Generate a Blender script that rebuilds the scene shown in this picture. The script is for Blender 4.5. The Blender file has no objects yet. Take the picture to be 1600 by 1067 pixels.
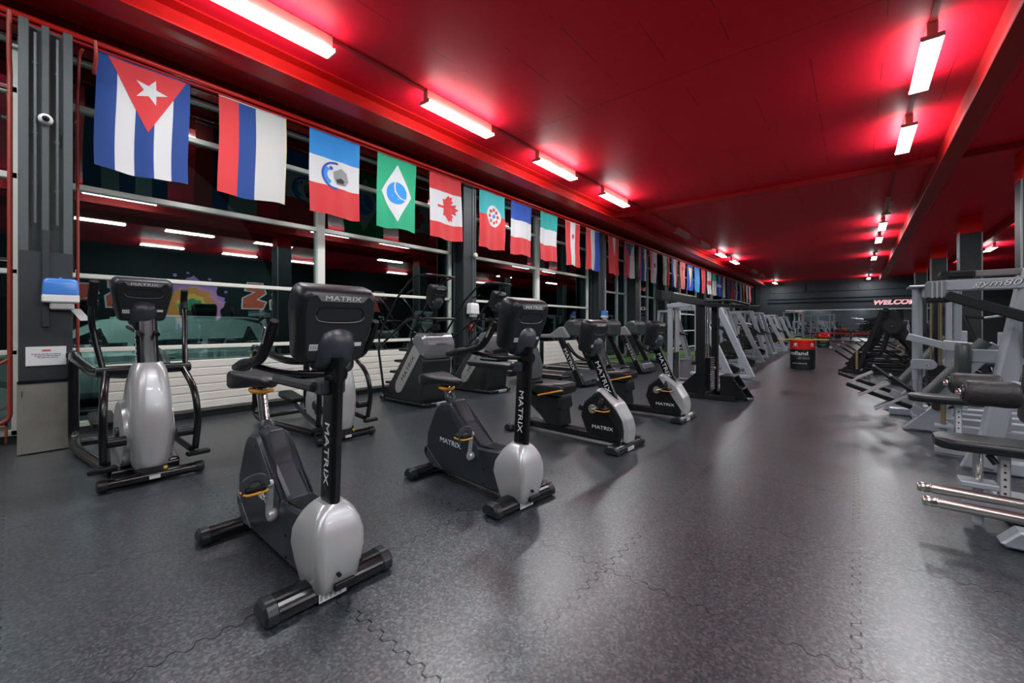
import bpy, bmesh, math, random
from mathutils import Vector, Matrix, geometry
random.seed(7)
S = bpy.context.scene
COL = S.collection
PI = math.pi

# ------------------------------------------------------------------ camera
cam_d = bpy.data.cameras.new('camera')
cam_d.sensor_width = 36.0
cam_d.lens = 36.0 * 650.0 / 1600.0
cam_d.shift_y = -25.5 / 1600.0
cam_d.clip_start = 0.05
cam_d.clip_end = 200
cam = bpy.data.objects.new('camera', cam_d)
cam.location = (0, 0, 1.28)
cam.rotation_euler = (PI / 2, 0, math.radians(39.6))
COL.objects.link(cam)
S.camera = cam

# ------------------------------------------------------------------ world, exposure
world = bpy.data.worlds.new('night')
S.world = world
world.use_nodes = True
world.node_tree.nodes['Background'].inputs[0].default_value = (0.25, 0.5, 0.6, 1)
world.node_tree.nodes['Background'].inputs[1].default_value = 0.004
S.view_settings.view_transform = 'Standard'
S.view_settings.look = 'None'
S.view_settings.exposure = 1.25
S.view_settings.gamma = 1.0
S.view_settings.use_curve_mapping = False
LIGHT = 30.0        # emission of the fluorescent diffusers
try:
    S.cycles.max_bounces = 8
    S.cycles.diffuse_bounces = 3
    S.cycles.glossy_bounces = 4
    S.cycles.transparent_max_bounces = 16
    S.cycles.sample_clamp_indirect = 6.0
    S.cycles.use_denoising = True
    S.cycles.use_light_tree = True
    S.cycles.use_adaptive_sampling = False
except Exception:
    pass

# ------------------------------------------------------------------ materials
MATS = {}
def mat(name, col, rough=0.5, metal=0.0, emit=None, estr=0.0, bump=0.0, bscale=60.0, var=0.0, coat=0.0, spec=0.5):
    if name in MATS: return MATS[name]
    m = bpy.data.materials.new(name); m.use_nodes = True
    nt = m.node_tree; b = nt.nodes['Principled BSDF']
    b.inputs['Base Color'].default_value = (*col, 1)
    b.inputs['Roughness'].default_value = rough
    b.inputs['Metallic'].default_value = metal
    b.inputs['Coat Weight'].default_value = coat
    b.inputs['Specular IOR Level'].default_value = spec
    if emit:
        b.inputs['Emission Color'].default_value = (*emit, 1)
        b.inputs['Emission Strength'].default_value = estr
    if bump or var:
        tc = nt.nodes.new('ShaderNodeTexCoord')
        n = nt.nodes.new('ShaderNodeTexNoise'); n.inputs['Scale'].default_value = bscale
        n.inputs['Detail'].default_value = 4
        nt.links.new(tc.outputs['Object'], n.inputs['Vector'])
        if bump:
            bp = nt.nodes.new('ShaderNodeBump'); bp.inputs['Strength'].default_value = bump
            bp.inputs['Distance'].default_value = 0.01
            nt.links.new(n.outputs['Fac'], bp.inputs['Height'])
            nt.links.new(bp.outputs['Normal'], b.inputs['Normal'])
        if var:
            mx = nt.nodes.new('ShaderNodeMix'); mx.data_type = 'RGBA'
            mx.inputs['A'].default_value = (*[c * (1 - var) for c in col], 1)
            mx.inputs['B'].default_value = (*[min(1, c * (1 + var)) for c in col], 1)
            nt.links.new(n.outputs['Fac'], mx.inputs['Factor'])
            nt.links.new(mx.outputs['Result'], b.inputs['Base Color'])
    MATS[name] = m
    return m

class NT:
    """tiny node helper"""
    def __init__(self, name):
        self.m = bpy.data.materials.new(name); self.m.use_nodes = True
        self.t = self.m.node_tree; self.b = self.t.nodes['Principled BSDF']
        MATS[name] = self.m
    def n(self, kind, **kw):
        x = self.t.nodes.new(kind)
        for k, v in kw.items(): setattr(x, k, v)
        return x
    def l(self, a, b): self.t.links.new(a, b)
    def math(self, op, a, b=None, c=None):
        x = self.n('ShaderNodeMath', operation=op)
        for i, v in enumerate((a, b, c)):
            if v is None: continue
            if isinstance(v, (int, float)): x.inputs[i].default_value = v
            else: self.l(v, x.inputs[i])
        return x.outputs[0]
    def mixc(self, f, a, b):
        x = self.n('ShaderNodeMix', data_type='RGBA')
        for k, v in (('Factor', f), ('A', a), ('B', b)):
            if isinstance(v, tuple): x.inputs[k].default_value = (*v, 1)
            elif isinstance(v, (int, float)): x.inputs[k].default_value = v
            else: self.l(v, x.inputs[k])
        return x.outputs['Result']
    def noise(self, vec, scale, detail=3, rough=0.5):
        x = self.n('ShaderNodeTexNoise'); x.inputs['Scale'].default_value = scale
        x.inputs['Detail'].default_value = detail; x.inputs['Roughness'].default_value = rough
        self.l(vec, x.inputs['Vector']); return x.outputs['Fac']

def floor_material():
    k = NT('rubber_floor')
    pos = k.n('ShaderNodeNewGeometry').outputs['Position']
    sp = k.n('ShaderNodeSeparateXYZ'); k.l(pos, sp.inputs[0])
    X, Y = sp.outputs[0], sp.outputs[1]
    def tooth(c):                                   # trapezoid wave, the puzzle teeth of the mats
        t = k.math('PINGPONG', c, 0.045)
        t = k.math('MULTIPLY', k.math('SUBTRACT', t, 0.0225), 1.6)
        return k.math('MINIMUM', k.math('MAXIMUM', t, -0.016), 0.016)
    def joint(a, b, off):
        x = k.math('ADD', k.math('ADD', a, tooth(b)), off)
        d = k.math('ABSOLUTE', k.math('SUBTRACT', k.math('FLOORED_MODULO', x, 1.02), 0.51))
        return k.math('LESS_THAN', d, 0.0039)
    j = k.math('MAXIMUM', joint(X, Y, 0.51), joint(Y, X, 0.55))
    tight = k.n('ShaderNodeMapRange'); k.l(k.noise(pos, 1.7, 2), tight.inputs['Value'])
    tight.inputs['From Min'].default_value = 0.40; tight.inputs['From Max'].default_value = 0.58; tight.inputs['To Min'].default_value = 0.45
    j = k.math('MULTIPLY', j, tight.outputs[0])      # the mats sit tighter in places
    big = k.noise(pos, 0.9, 4, 0.6)
    st = k.n('ShaderNodeVectorMath', operation='MULTIPLY'); st.inputs[1].default_value = (22, 1.6, 1)
    k.l(pos, st.inputs[0])
    streak = k.noise(st.outputs[0], 1.0, 3, 0.6)
    fine = k.noise(pos, 60, 2, 0.5)
    c = k.mixc(big, (0.010, 0.0135, 0.018), (0.024, 0.030, 0.039))
    c = k.mixc(k.math('MULTIPLY', streak, 0.5), c, (0.040, 0.046, 0.057))
    grain = k.n('ShaderNodeTexVoronoi'); grain.inputs['Scale'].default_value = 95; k.l(pos, grain.inputs['Vector'])
    gs = k.n('ShaderNodeSeparateColor'); k.l(grain.outputs['Color'], gs.inputs[0])
    c = k.mixc(k.math('MULTIPLY', k.math('POWER', gs.outputs[0], 5.0), 0.45), c, (0.13, 0.14, 0.15))
    c = k.mixc(k.math('MULTIPLY', k.math('POWER', gs.outputs[1], 3.0), 0.6), c, (0.006, 0.007, 0.009))
    c = k.mixc(k.math('MULTIPLY', j, 0.92), c, (0.003, 0.003, 0.004))
    k.l(c, k.b.inputs['Base Color'])
    r = k.math('ADD', k.math('MULTIPLY', big, 0.10), 0.275)
    r = k.math('ADD', r, k.math('MULTIPLY', gs.outputs[2], 0.05)); k.l(r, k.b.inputs['Roughness']); k.l(k.math('MULTIPLY', k.math('SUBTRACT', 1.0, k.math('MULTIPLY', j, 0.75)), k.math('ADD', 0.68, k.math('MULTIPLY', k.math('POWER', gs.outputs[2], 2.0), 0.9))), k.b.inputs['Specular IOR Level']); k.b.inputs['IOR'].default_value = 1.65
    h = k.math('SUBTRACT', fine, k.math('MULTIPLY', j, 1.5))
    bp = k.n('ShaderNodeBump'); bp.inputs['Strength'].default_value = 0.16; bp.inputs['Distance'].default_value = 0.0025
    k.l(h, bp.inputs['Height']); k.l(bp.outputs[0], k.b.inputs['Normal'])
    return k.m

def ceiling_material():
    k = NT('red_ceiling_paint')
    pos = k.n('ShaderNodeNewGeometry').outputs['Position']
    sp = k.n('ShaderNodeSeparateXYZ'); k.l(pos, sp.inputs[0])
    X, Y = sp.outputs[0], sp.outputs[1]
    wob = k.noise(pos, 0.6, 2)
    def line(a, period, w, off):
        d = k.math('ABSOLUTE', k.math('SUBTRACT', k.math('FLOORED_MODULO', k.math('ADD', a, off), period), period / 2))
        return k.math('LESS_THAN', d, w)
    broken = k.math('GREATER_THAN', k.noise(pos, 1.3, 2), 0.5)
    l1 = k.math('MULTIPLY', line(X, 0.75, 0.006, 0.1), broken)
    l2 = line(Y, 6.4, 0.007, -2.9)
    ln = k.math('MAXIMUM', l1, l2)
    n = k.noise(pos, 7, 5, 0.6)
    c = k.mixc(n, (0.78, 0.010, 0.030), (0.90, 0.014, 0.040))
    c = k.mixc(k.math('MULTIPLY', ln, 0.6), c, (0.10, 0.003, 0.004))
    k.l(c, k.b.inputs['Base Color'])
    k.b.inputs['Roughness'].default_value = 0.5; k.b.inputs['Specular IOR Level'].default_value = 0.12
    bp = k.n('ShaderNodeBump'); bp.inputs['Strength'].default_value = 0.25; bp.inputs['Distance'].default_value = 0.004
    k.l(k.math('SUBTRACT', k.noise(pos, 40, 3), ln), bp.inputs['Height']); k.l(bp.outputs[0], k.b.inputs['Normal'])
    return k.m

def glass_material():
    m = bpy.data.materials.new('window_glass'); m.use_nodes = True
    t = m.node_tree; t.nodes.clear()
    out = t.nodes.new('ShaderNodeOutputMaterial'); mix = t.nodes.new('ShaderNodeMixShader')
    tr = t.nodes.new('ShaderNodeBsdfTransparent'); tr.inputs[0].default_value = (0.80, 0.95, 0.92, 1)
    gl = t.nodes.new('ShaderNodeBsdfGlossy'); gl.inputs['Roughness'].default_value = 0.01
    gl.inputs['Color'].default_value = (0.72, 0.95, 0.93, 1)
    fr = t.nodes.new('ShaderNodeFresnel'); fr.inputs['IOR'].default_value = 2.8
    t.links.new(fr.outputs[0], mix.inputs[0]); t.links.new(tr.outputs[0], mix.inputs[1]); t.links.new(gl.outputs[0], mix.inputs[2])
    t.links.new(mix.outputs[0], out.inputs[0])
    MATS['window_glass'] = m
    return m

FLOOR = floor_material(); CEIL = ceiling_material(); GLASS = glass_material()
RED = mat('red_gloss_paint', (0.66, 0.010, 0.010), 0.42, spec=.3)
REDP = mat('bright_red_pipe_paint', (0.72, 0.020, 0.012), 0.30, coat=0.2)
REDD = mat('dark_red_paint', (0.40, 0.010, 0.012), 0.5, spec=.25)
REDM = mat('red_matt_band', (0.90, 0.016, 0.012), 0.5, spec=.2)
BLKW = mat('black_right_wall', (0.010, 0.012, 0.013), 0.6, spec=.2)
WALLD = mat('dark_panel_wall', (0.034, 0.043, 0.050), 0.55, bump=0.05, bscale=8, var=0.15)
COLD = mat('charcoal_column_paint', (0.024, 0.030, 0.034), 0.5, bump=0.08, bscale=20, var=0.2)
STEELC = mat('grey_green_steel', (0.075, 0.090, 0.092), 0.42, bump=0.1, bscale=25, var=0.15)
CREAM = mat('cream_frame_paint', (0.80, 0.80, 0.73), 0.4)
ALU = mat('aluminium_door_frame', (0.50, 0.55, 0.57), 0.35, metal=0.4)
RADM = mat('cream_radiator', (0.82, 0.80, 0.72), 0.4)
RISER = mat('old_red_pipe_paint', (0.36, 0.045, 0.03), 0.45)
ZINC = mat('dull_zinc_sheet', (0.36, 0.36, 0.32), 0.40, metal=0.65, bump=0.06, bscale=9, var=0.2)
BLK = mat('black_plastic', (0.006, 0.0065, 0.0075), 0.42, spec=0.35)
BLKG = mat('black_powder_coat', (0.005, 0.005, 0.006), 0.22)
CHAR = mat('charcoal_plastic', (0.013, 0.015, 0.018), 0.36, spec=0.45)
CHARL = mat('slate_plastic', (0.040, 0.047, 0.057), 0.33)
SLATE = mat('slate_side_plastic', (0.024, 0.029, 0.037), 0.36)
DKM = mat('black_frame_steel', (0.007, 0.0075, 0.009), 0.35, spec=.4)
SILV = mat('silver_paint', (0.52, 0.54, 0.55), 0.30, metal=0.35, coat=0.2)
SILV2 = mat('silver_frame_coat', (0.40, 0.435, 0.48), 0.34, metal=0.25)
GREYP = mat('grey_side_panel', (0.36, 0.36, 0.35), 0.4, metal=0.2)
CHROME = mat('chrome', (0.75, 0.75, 0.74), 0.14, metal=1.0)
STEEL = mat('brushed_steel_tube', (0.62, 0.60, 0.56), 0.28, metal=1.0)
VINYL = mat('black_vinyl', (0.010, 0.0105, 0.012), 0.40, bump=0.12, bscale=90)
FOAM = mat('worn_black_foam', (0.028, 0.026, 0.027), 0.5, bump=0.4, bscale=40, var=0.4)
ORNG = mat('yellow_orange_plastic', (0.85, 0.36, 0.02), 0.4)
WHT = mat('white_plastic', (0.80, 0.80, 0.78), 0.4)
LABELM = mat('white_sticker', (0.75, 0.76, 0.76), 0.45)
INK = mat('dark_ink', (0.03, 0.03, 0.035), 0.6)
LETW = mat('white_lettering', (0.78, 0.80, 0.80), 0.4)
BLUEP = mat('blue_translucent_plastic', (0.06, 0.24, 0.70), 0.2, coat=0.4)
COPPER = mat('copper_pipe', (0.55, 0.16, 0.06), 0.35, metal=0.6)
STACK = mat('black_weight_plates', (0.014, 0.014, 0.016), 0.3)
SPEAK = mat('gloss_grey_inlay', (0.16, 0.17, 0.18), 0.2)
SCREEN = mat('dark_glass_screen', (0.006, 0.007, 0.009), 0.06)
LAMP_ON = mat('fluorescent_diffuser', (0.9, 0.9, 0.9), 0.4, emit=(0.84, 0.97, 1.0), estr=LIGHT * 0.6)
LAMP_FACE = mat('fluorescent_face', (0.9, 0.9, 0.9), 0.4, emit=(0.92, 1.0, 1.0), estr=4.0)
LAMP_FACE.cycles.emission_sampling = 'NONE'
LAMP_OFF = mat('unlit_fluorescent_tube', (0.55, 0.50, 0.48), 0.25)
LAMP_BODY = mat('lamp_housing_enamel', (0.70, 0.30, 0.26), 0.35)
TURF = mat('green_turf', (0.10, 0.30, 0.02), 0.85, bump=0.8, bscale=300, var=0.5)
MIRROR = mat('mirror_silvering', (0.80, 0.84, 0.84), 0.015, metal=1.0)
ASPH = mat('night_asphalt', (0.03, 0.035, 0.035), 0.8, bump=0.3, bscale=60)

# ------------------------------------------------------------------ mesh builder
def V(*a): return Vector(a)

def fillet(pts, rad, k=5):
    pts = [Vector(p) for p in pts]
    if rad <= 0 or len(pts) < 3: return pts
    out = [pts[0]]
    for i in range(1, len(pts) - 1):
        p, a, b = pts[i], pts[i - 1], pts[i + 1]
        da, db = (a - p), (b - p)
        r = min(rad, da.length * 0.48, db.length * 0.48)
        s, e = p + da.normalized() * r, p + db.normalized() * r
        for q in range(k + 1):
            t = q / k
            out.append(s * (1 - t) ** 2 + p * 2 * t * (1 - t) + e * t * t)
    out.append(pts[-1])
    return out

def offset_poly(poly, d):
    n = len(poly); out = []
    area = sum(poly[i][0] * poly[(i + 1) % n][1] - poly[(i + 1) % n][0] * poly[i][1] for i in range(n))
    sg = 1 if area > 0 else -1
    for i in range(n):
        p0, p1, p2 = Vector(poly[i - 1]), Vector(poly[i]), Vector(poly[(i + 1) % n])
        e1, e2 = (p1 - p0), (p2 - p1)
        if e1.length < 1e-7 or e2.length < 1e-7: out.append(tuple(p1)); continue
        e1.normalize(); e2.normalize()
        n1, n2 = Vector((-e1.y, e1.x)) * sg, Vector((-e2.y, e2.x)) * sg
        m = n1 + n2
        if m.length < 1e-4: m = n1.copy()
        m.normalize()
        c = max(0.45, m.dot(n1))
        out.append(tuple(p1 + m * (d / c)))
    return out

def round_poly(poly, rad, k=3):
    n = len(poly); out = []
    for i in range(n):
        p, a, b = Vector(poly[i]), Vector(poly[i - 1]), Vector(poly[(i + 1) % n])
        da, db = a - p, b - p
        r = min(rad, da.length * 0.45, db.length * 0.45)
        s, e = p + da.normalized() * r, p + db.normalized() * r
        for q in range(k + 1):
            t = q / k
            out.append(tuple(s * (1 - t) ** 2 + p * 2 * t * (1 - t) + e * t * t))
    return out

class MB:
    def __init__(self): self.v = []; self.f = []; self.m = []; self.s = []; self.mats = []
    def mi(self, m):
        if m not in self.mats: self.mats.append(m)
        return self.mats.index(m)
    def add(self, vs, fs, m, smooth=False):
        o = len(self.v); i = self.mi(m)
        self.v += [tuple(x) for x in vs]
        for f in fs:
            self.f.append(tuple(o + q for q in f)); self.m.append(i); self.s.append(smooth)
        return self
    def box(self, c, s, m, rot=None, ch=0.0):
        c = Vector(c); h = Vector(s) / 2
        R = rot if rot is not None else Matrix.Identity(3)
        ch = min(ch, h.x * .9, h.y * .9, h.z * .9)
        if ch <= 0:
            vs = [c + R @ Vector((sx * h.x, sy * h.y, sz * h.z)) for sz in (-1, 1) for sx, sy in ((-1, -1), (1, -1), (1, 1), (-1, 1))]
            fs = [(3, 2, 1, 0), (4, 5, 6, 7), (0, 1, 5, 4), (1, 2, 6, 5), (2, 3, 7, 6), (3, 0, 4, 7)]
            return self.add(vs, fs, m)
        b = bmesh.new()
        for sx in (-1, 1):
            for sy in (-1, 1):
                for sz in (-1, 1):
                    b.verts.new((sx * (h.x - ch), sy * (h.y - ch), sz * h.z)); b.verts.new((sx * (h.x - ch), sy * h.y, sz * (h.z - ch))); b.verts.new((sx * h.x, sy * (h.y - ch), sz * (h.z - ch)))
        bmesh.ops.convex_hull(b, input=b.verts)
        bmesh.ops.dissolve_limit(b, angle_limit=0.01, verts=b.verts, edges=b.edges)
        b.verts.index_update()
        vs = [c + R @ x.co for x in b.verts]; fs = [tuple(x.index for x in f.verts) for f in b.faces]
        b.free()
        return self.add(vs, fs, m)
    def bar(self, p, q, w, h, m, up=(0, 0, 1), ch=0.006):
        p, q = Vector(p), Vector(q); d = q - p; L = d.length
        x = d.normalized(); u = Vector(up)
        if abs(x.dot(u)) > 0.98: u = Vector((0, 1, 0))
        y = u.cross(x).normalized(); z = x.cross(y)
        R = Matrix((x, y, z)).transposed()
        return self.box((p + q) / 2, (L, w, h), m, R, ch)
    def tube(self, pts, r, m, n=10, rad=0.0, k=5, caps=True, closed=False, up=None, flat=1.0):
        P = fillet(pts, rad, k) if not closed else [Vector(p) for p in pts]
        N = len(P); rings = []
        T = []
        for i in range(N):
            a = P[i - 1] if (i > 0 or closed) else P[i]; b = P[(i + 1) % N] if (i < N - 1 or closed) else P[i]
            t = (b - a); T.append(t.normalized() if t.length > 1e-9 else Vector((0, 0, 1)))
        u = Vector(up) if up else (Vector((0, 0, 1)) if abs(T[0].z) < 0.9 else Vector((1, 0, 0)))
        nv = (u - T[0] * u.dot(T[0])).normalized()
        vs = []
        for i in range(N):
            nv = (nv - T[i] * nv.dot(T[i])); nv = nv.normalized() if nv.length > 1e-6 else Vector((1, 0, 0))
            bv = T[i].cross(nv)
            rr = r[min(i, len(r) - 1)] if isinstance(r, (list, tuple)) else r
            for j in range(n):
                a = 2 * PI * j / n
                vs.append(P[i] + nv * math.cos(a) * rr * flat + bv * math.sin(a) * rr)
        fs = []
        for i in range(N if closed else N - 1):
            for j in range(n):
                a, b = i * n + j, i * n + (j + 1) % n; i2 = (i + 1) % N
                fs.append((a, b, i2 * n + (j + 1) % n, i2 * n + j))
        self.add(vs, fs, m, True)
        if caps and not closed:
            self.add([vs[j] for j in range(n)], [tuple(reversed(range(n)))], m)
            self.add([vs[(N - 1) * n + j] for j in range(n)], [tuple(range(n))], m)
        return self
    def cyl(self, p, q, r, m, n=16, ch=0.0, r2=None):
        p, q = Vector(p), Vector(q); d = (q - p).normalized(); r2 = r if r2 is None else r2
        if ch > 0:
            return self.tube([p, p + d * 0.0001, p + d * ch, q - d * ch, q - d * 0.0001, q], [r - ch, r - ch, r, r2, r2 - ch, r2 - ch], m, n)
        return self.tube([p, q], [r, r2], m, n)
    def loft(self, rings, m, caps=True, smooth=True):
        n = len(rings[0]); vs = [p for r in rings for p in r]; fs = []
        for i in range(len(rings) - 1):
            for j in range(n):
                fs.append((i * n + j, i * n + (j + 1) % n, (i + 1) * n + (j + 1) % n, (i + 1) * n + j))
        self.add(vs, fs, m, smooth)
        if caps:
            self.add(rings[0], [tuple(reversed(range(n)))], m)
            self.add(rings[-1], [tuple(range(n))], m)
        return self
    def prism(self, poly, y0, y1, m, ch=0.0, rnd=0.0, M=None, smooth=False):
        """polygon in local (x,z) extruded along y, edges chamfered by ch, corners rounded by rnd; M maps to place"""
        if rnd: poly = round_poly(poly, rnd)
        s = 1 if y1 > y0 else -1
        prof = [(ch, y0), (0, y0 + s * ch), (0, y1 - s * ch), (ch, y1)] if ch else [(0, y0), (0, y1)]
        rings = []
        for d, y in prof:
            pp = offset_poly(poly, d) if d else poly
            rings.append([Vector((x, y, z)) for x, z in pp])
        if M is not None: rings = [[M @ p for p in r] for r in rings]
        return self.loft(rings, m, True, smooth)
    def build(self, name, parent=None, link=True):
        me = bpy.data.meshes.new(name)
        me.from_pydata(self.v, [], self.f)
        for m in self.mats: me.materials.append(m)
        me.polygons.foreach_set('material_index', self.m)
        me.polygons.foreach_set('use_smooth', self.s)
        b = bmesh.new(); b.from_mesh(me)
        bmesh.ops.recalc_face_normals(b, faces=b.faces); b.to_mesh(me); b.free()
        me.update()
        o = bpy.data.objects.new(name, me); COL.objects.link(o)
        if parent is not None: o.parent = parent
        return o

def rr_ring(hx, hy, r, n=4):
    """rounded rectangle outline (2D)"""
    r = min(r, hx * .99, hy * .99); out = []
    for cx, cy, a0 in ((hx - r, hy - r, 0), (-hx + r, hy - r, 90), (-hx + r, -hy + r, 180), (hx - r, -hy + r, 270)):
        for i in range(n + 1):
            a = math.radians(a0 + 90 * i / n)
            out.append((cx + r * math.cos(a), cy + r * math.sin(a)))
    return out

def tag(o, label=None, cat=None, group=None, kind=None):
    if label: o['label'] = label
    if cat: o['category'] = cat
    if group: o['group'] = group
    if kind: o['kind'] = kind
    return o
def struct(o): o['kind'] = 'structure'; return o
def thing(name, label, cat, loc=(0, 0, 0), rz=0.0, group=None):
    o = bpy.data.objects.new(name, None); COL.objects.link(o)
    o.empty_display_size = 0.1
    o.location = loc; o.rotation_euler = (0, 0, rz)
    return tag(o, label, cat, group)
KIDS = {}
def copy_tree(o, parent=None):
    c = o.copy(); COL.objects.link(c); c.parent = parent
    for ch in list(o.children): copy_tree(ch, c)
    return c
def place(o, loc, rz=0.0, label=None, group=None):
    o.location = loc; o.rotation_euler = (0, 0, rz)
    if label: o['label'] = label
    if group: o['group'] = group
    return o

def text(s, size, m, M, parent, name='lettering', xs=1.3, ext=0.002, shear=0.0, off=0.0, align='CENTER', wrap=None):
    cu = bpy.data.curves.new(name, 'FONT'); cu.body = s; cu.size = size; cu.extrude = ext; cu.shear = shear
    cu.offset = off; cu.align_x = align; cu.align_y = 'CENTER'; cu.resolution_u = 3
    t = bpy.data.objects.new(name, cu)
    me = bpy.data.meshes.new_from_object(t)
    bpy.data.objects.remove(t); bpy.data.curves.remove(cu)
    for v in me.vertices:
        p = Vector((v.co.x * xs, v.co.y, v.co.z))
        v.co = wrap(p) if wrap else M @ p
    me.materials.clear(); me.materials.append(m); me.name = name
    o = bpy.data.objects.new(name, me); COL.objects.link(o)
    if parent is not None: o.parent = parent
    return o
def frame(origin, xdir, ydir):
    x = Vector(xdir).normalized(); y = Vector(ydir); y = (y - x * y.dot(x)).normalized(); z = x.cross(y)
    M = Matrix((x, y, z)).transposed().to_4x4(); M.translation = Vector(origin)
    return M
# ------------------------------------------------------------------ the setting
XW = -7.15; XR = 11.0; Y0 = -5.0; Y1 = 41.0; H = 4.85
struct(MB().box(((XW + XR) / 2 - .1, (Y0 + Y1) / 2, -0.05), (XR - XW + .4, Y1 - Y0, 0.1), FLOOR).build('floor'))
struct(MB().box(((XW + XR) / 2 - .1, (Y0 + Y1) / 2, H + 0.1), (XR - XW + .6, Y1 - Y0 + .4, 0.2), CEIL).build('ceiling'))
w = MB().box(((XW + XR) / 2, Y1 + 0.1, H / 2), (XR - XW, 0.2, H), WALLD)
for z, d in ((3.97, .06), (3.45, .10), (3.17, .12)): w.box(((XW + XR) / 2 + .6, Y1 - d / 2, z), (XR - XW - 1.6, d, 0.07), COLD)
for x in (-6.3, -5.6, -3.2, 0.2, 3.6, 7.0): w.box((x, Y1 - .03, 4.35), (0.12, .06, .75), COLD)
w.box((-6.5, Y1 - .06, 2.3), (.35, .12, 4.6), COLD)
for i in range(30): w.box((-7.0, Y1 - .02, .1 + i * .155), (.5, .04, .10), COLD)
struct(w.build('wall_back'))
struct(MB().box((XR + 0.1, (Y0 + Y1) / 2, H / 2), (0.2, Y1 - Y0, H), BLKW).build('wall_right'))
struct(MB().box(((XW + XR) / 2, Y0 - 0.1, H / 2), (XR - XW, 0.2, H), WALLD).build('wall_front'))
PITCH = 6.3; C0 = 0.24
def COLY(k): return C0 if k == 0 else 6.6 + PITCH * (k - 1)
lw = MB()
lw.box((XW - .1, (Y0 + Y1) / 2, 4.64), (0.25, Y1 - Y0, 0.42), mat('dark_lintel_paint', (.05, .012, .014), .5))
lw.box((XW - .1, (Y0 + Y1) / 2, 0.02), (0.25, Y1 - Y0, 0.10), COLD)
lw.box((XW - .1, 39.0, 2.3), (0.25, 4.0, 4.5), COLD)
for i in range(28): lw.box((XW + .035, 39.0, .12 + i * .155), (.03, 4.0, .11), WALLD)
struct(lw.build('wall_left'))

# steel columns of the window wall (the first one is modelled open, with conduits and a zinc guard)
def steel_column(y, near):
    c = MB()
    x0, x1 = -7.05, -6.35
    if near:
        c.box((x0 + .30, y, 2.185), (.60, .34, 4.27), STEELC)
        c.box((x1 - .02, y - .15, 2.185), (.10, .07, 4.27), STEELC, ch=.006)
        c.box((x1 - .02, y + .15, 2.185), (.10, .07, 4.27), STEELC, ch=.006)
        c.box((x1 - .03, y - .005, 3.0), (.08, .055, 2.64), STEELC, ch=.006)
        c.box((x1 + .036, y, 1.36), (.012, .36, 1.32), COLD)
        c.box((x1 + .05, y - .005, 1.75), (.03, .055, .98), COLD, ch=.006)
    else:
        x1 = -6.70
        c.box((x0 + .17, y, 2.25), (.34, .10, 4.4), COLD)
        c.box((x1 - .02, y, 2.25), (.04, .36, 4.4), COLD, ch=.006)
        c.box((x0 + .03, y, 2.25), (.06, .36, 4.4), COLD, ch=.006)
        c.box((x1 + .005, y + .13, 2.25), (.02, .09, 4.4), STEELC); c.box((x1 + .02, y + .16, 2.25), (.03, .03, 4.4), STEELC)
    return struct(c.build('column'))
for k in range(7): steel_column(COLY(k), k == 0)
z = MB().box((-6.302, C0, .355), (.02, .385, .69), ZINC, ch=.004)
z.box((-6.30, C0, .715), (.03, .385, .035), SCREEN, ch=.01)
z.box((-6.292, C0 - .16, .60), (.006, .008, .06), INK); z.box((-6.292, C0 + .17, .60), (.006, .008, .06), INK)
tag(z.build('zinc_guard'), 'dull zinc metal sheet covering the foot of the nearest steel column', 'metal guard')

# glazing bays
def bay(i, ya, yb):
    f = MB(); X = XW
    ym = (ya + yb) / 2
    door = (i == 4); ym0 = ym
    if not door:
        for z, hgt in ((0.10, .06), (0.98, .055), (1.87, .055), (2.92, .07), (3.86, .07), (4.42, .06)):
            f.box((X, ym, z), (.09, yb - ya, hgt), CREAM, ch=.006)
        f.box((X + .01, ym, 2.26), (.13, .13, 4.38), CREAM, ch=.006)
        for y in (ya + .02, yb - .02): f.box((X, y, 2.26), (.09, .05, 4.38), CREAM)
    else:
        for z, hgt in ((0.08, .10), (2.52, .07), (3.82, .07), (4.42, .06)): f.box((X, ym, z), (.09, yb - ya, hgt), ALU, ch=.006)
        for y in (13.2, 14.0, 15.0, 15.8, 16.35, 17.2, 18.05, 18.95):
            f.box((X, y, 2.26), (.09, .08, 4.38), ALU, ch=.006)
        f.box((X + .2, ym, 2.26), (.4, .36, 4.38), COLD, ch=.006)
        for y in (ya + 1.5, ym + 1.3): f.box((X + .08, y, 1.05), (.03, .03, .35), CHROME)
    w = struct(f.build('window_%d' % i))
    pane = MB()
    pane.box((X - .012, ym, 2.26), (.012, yb - ya, 4.32), GLASS)
    pane.build('pane', w)
for k in range(-1, 6):
    a = COLY(k) + .18 if k >= 0 else Y0
    bay(k + 2, a, COLY(k + 1) - .18)

# radiators below the glass
def radiator(y0, y1, label):
    r = thing('radiator', label, 'radiator', (-6.98, (y0 + y1) / 2, 0), 0, 'cream panel radiators under the windows')
    b = MB(); L = y1 - y0
    b.box((0, 0, .47), (.045, L, .66), RADM, ch=.008)
    for i in range(6): b.box((.026, 0, .185 + i * .113), (.014, L - .01, .100), RADM, ch=.006)
    b.build('panel', r)
    s = MB()
    for y in (-L / 2 + .2, L / 2 - .2): s.box((-.03, y, .09), (.04, .05, .18), RADM)
    s.build('foot', r)
    v = MB().tube([(0, L / 2, .2), (.0, L / 2 + .08, .2), (0, L / 2 + .08, .02)], .011, COPPER, 8, .03)
    v.build('pipe', r)
radiator(.72, 3.2, 'cream ribbed radiator under the glass beside the first steel column')
radiator(3.5, 6.2, 'cream ribbed radiator behind the first stair climber')
radiator(6.95, 9.5, 'cream ribbed radiator behind the second stair climber')
radiator(9.9, 12.5, 'cream ribbed radiator behind the treadmills')
radiator(-2.6, -.1, 'cream radiator cut by the left edge of the photo')

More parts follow.
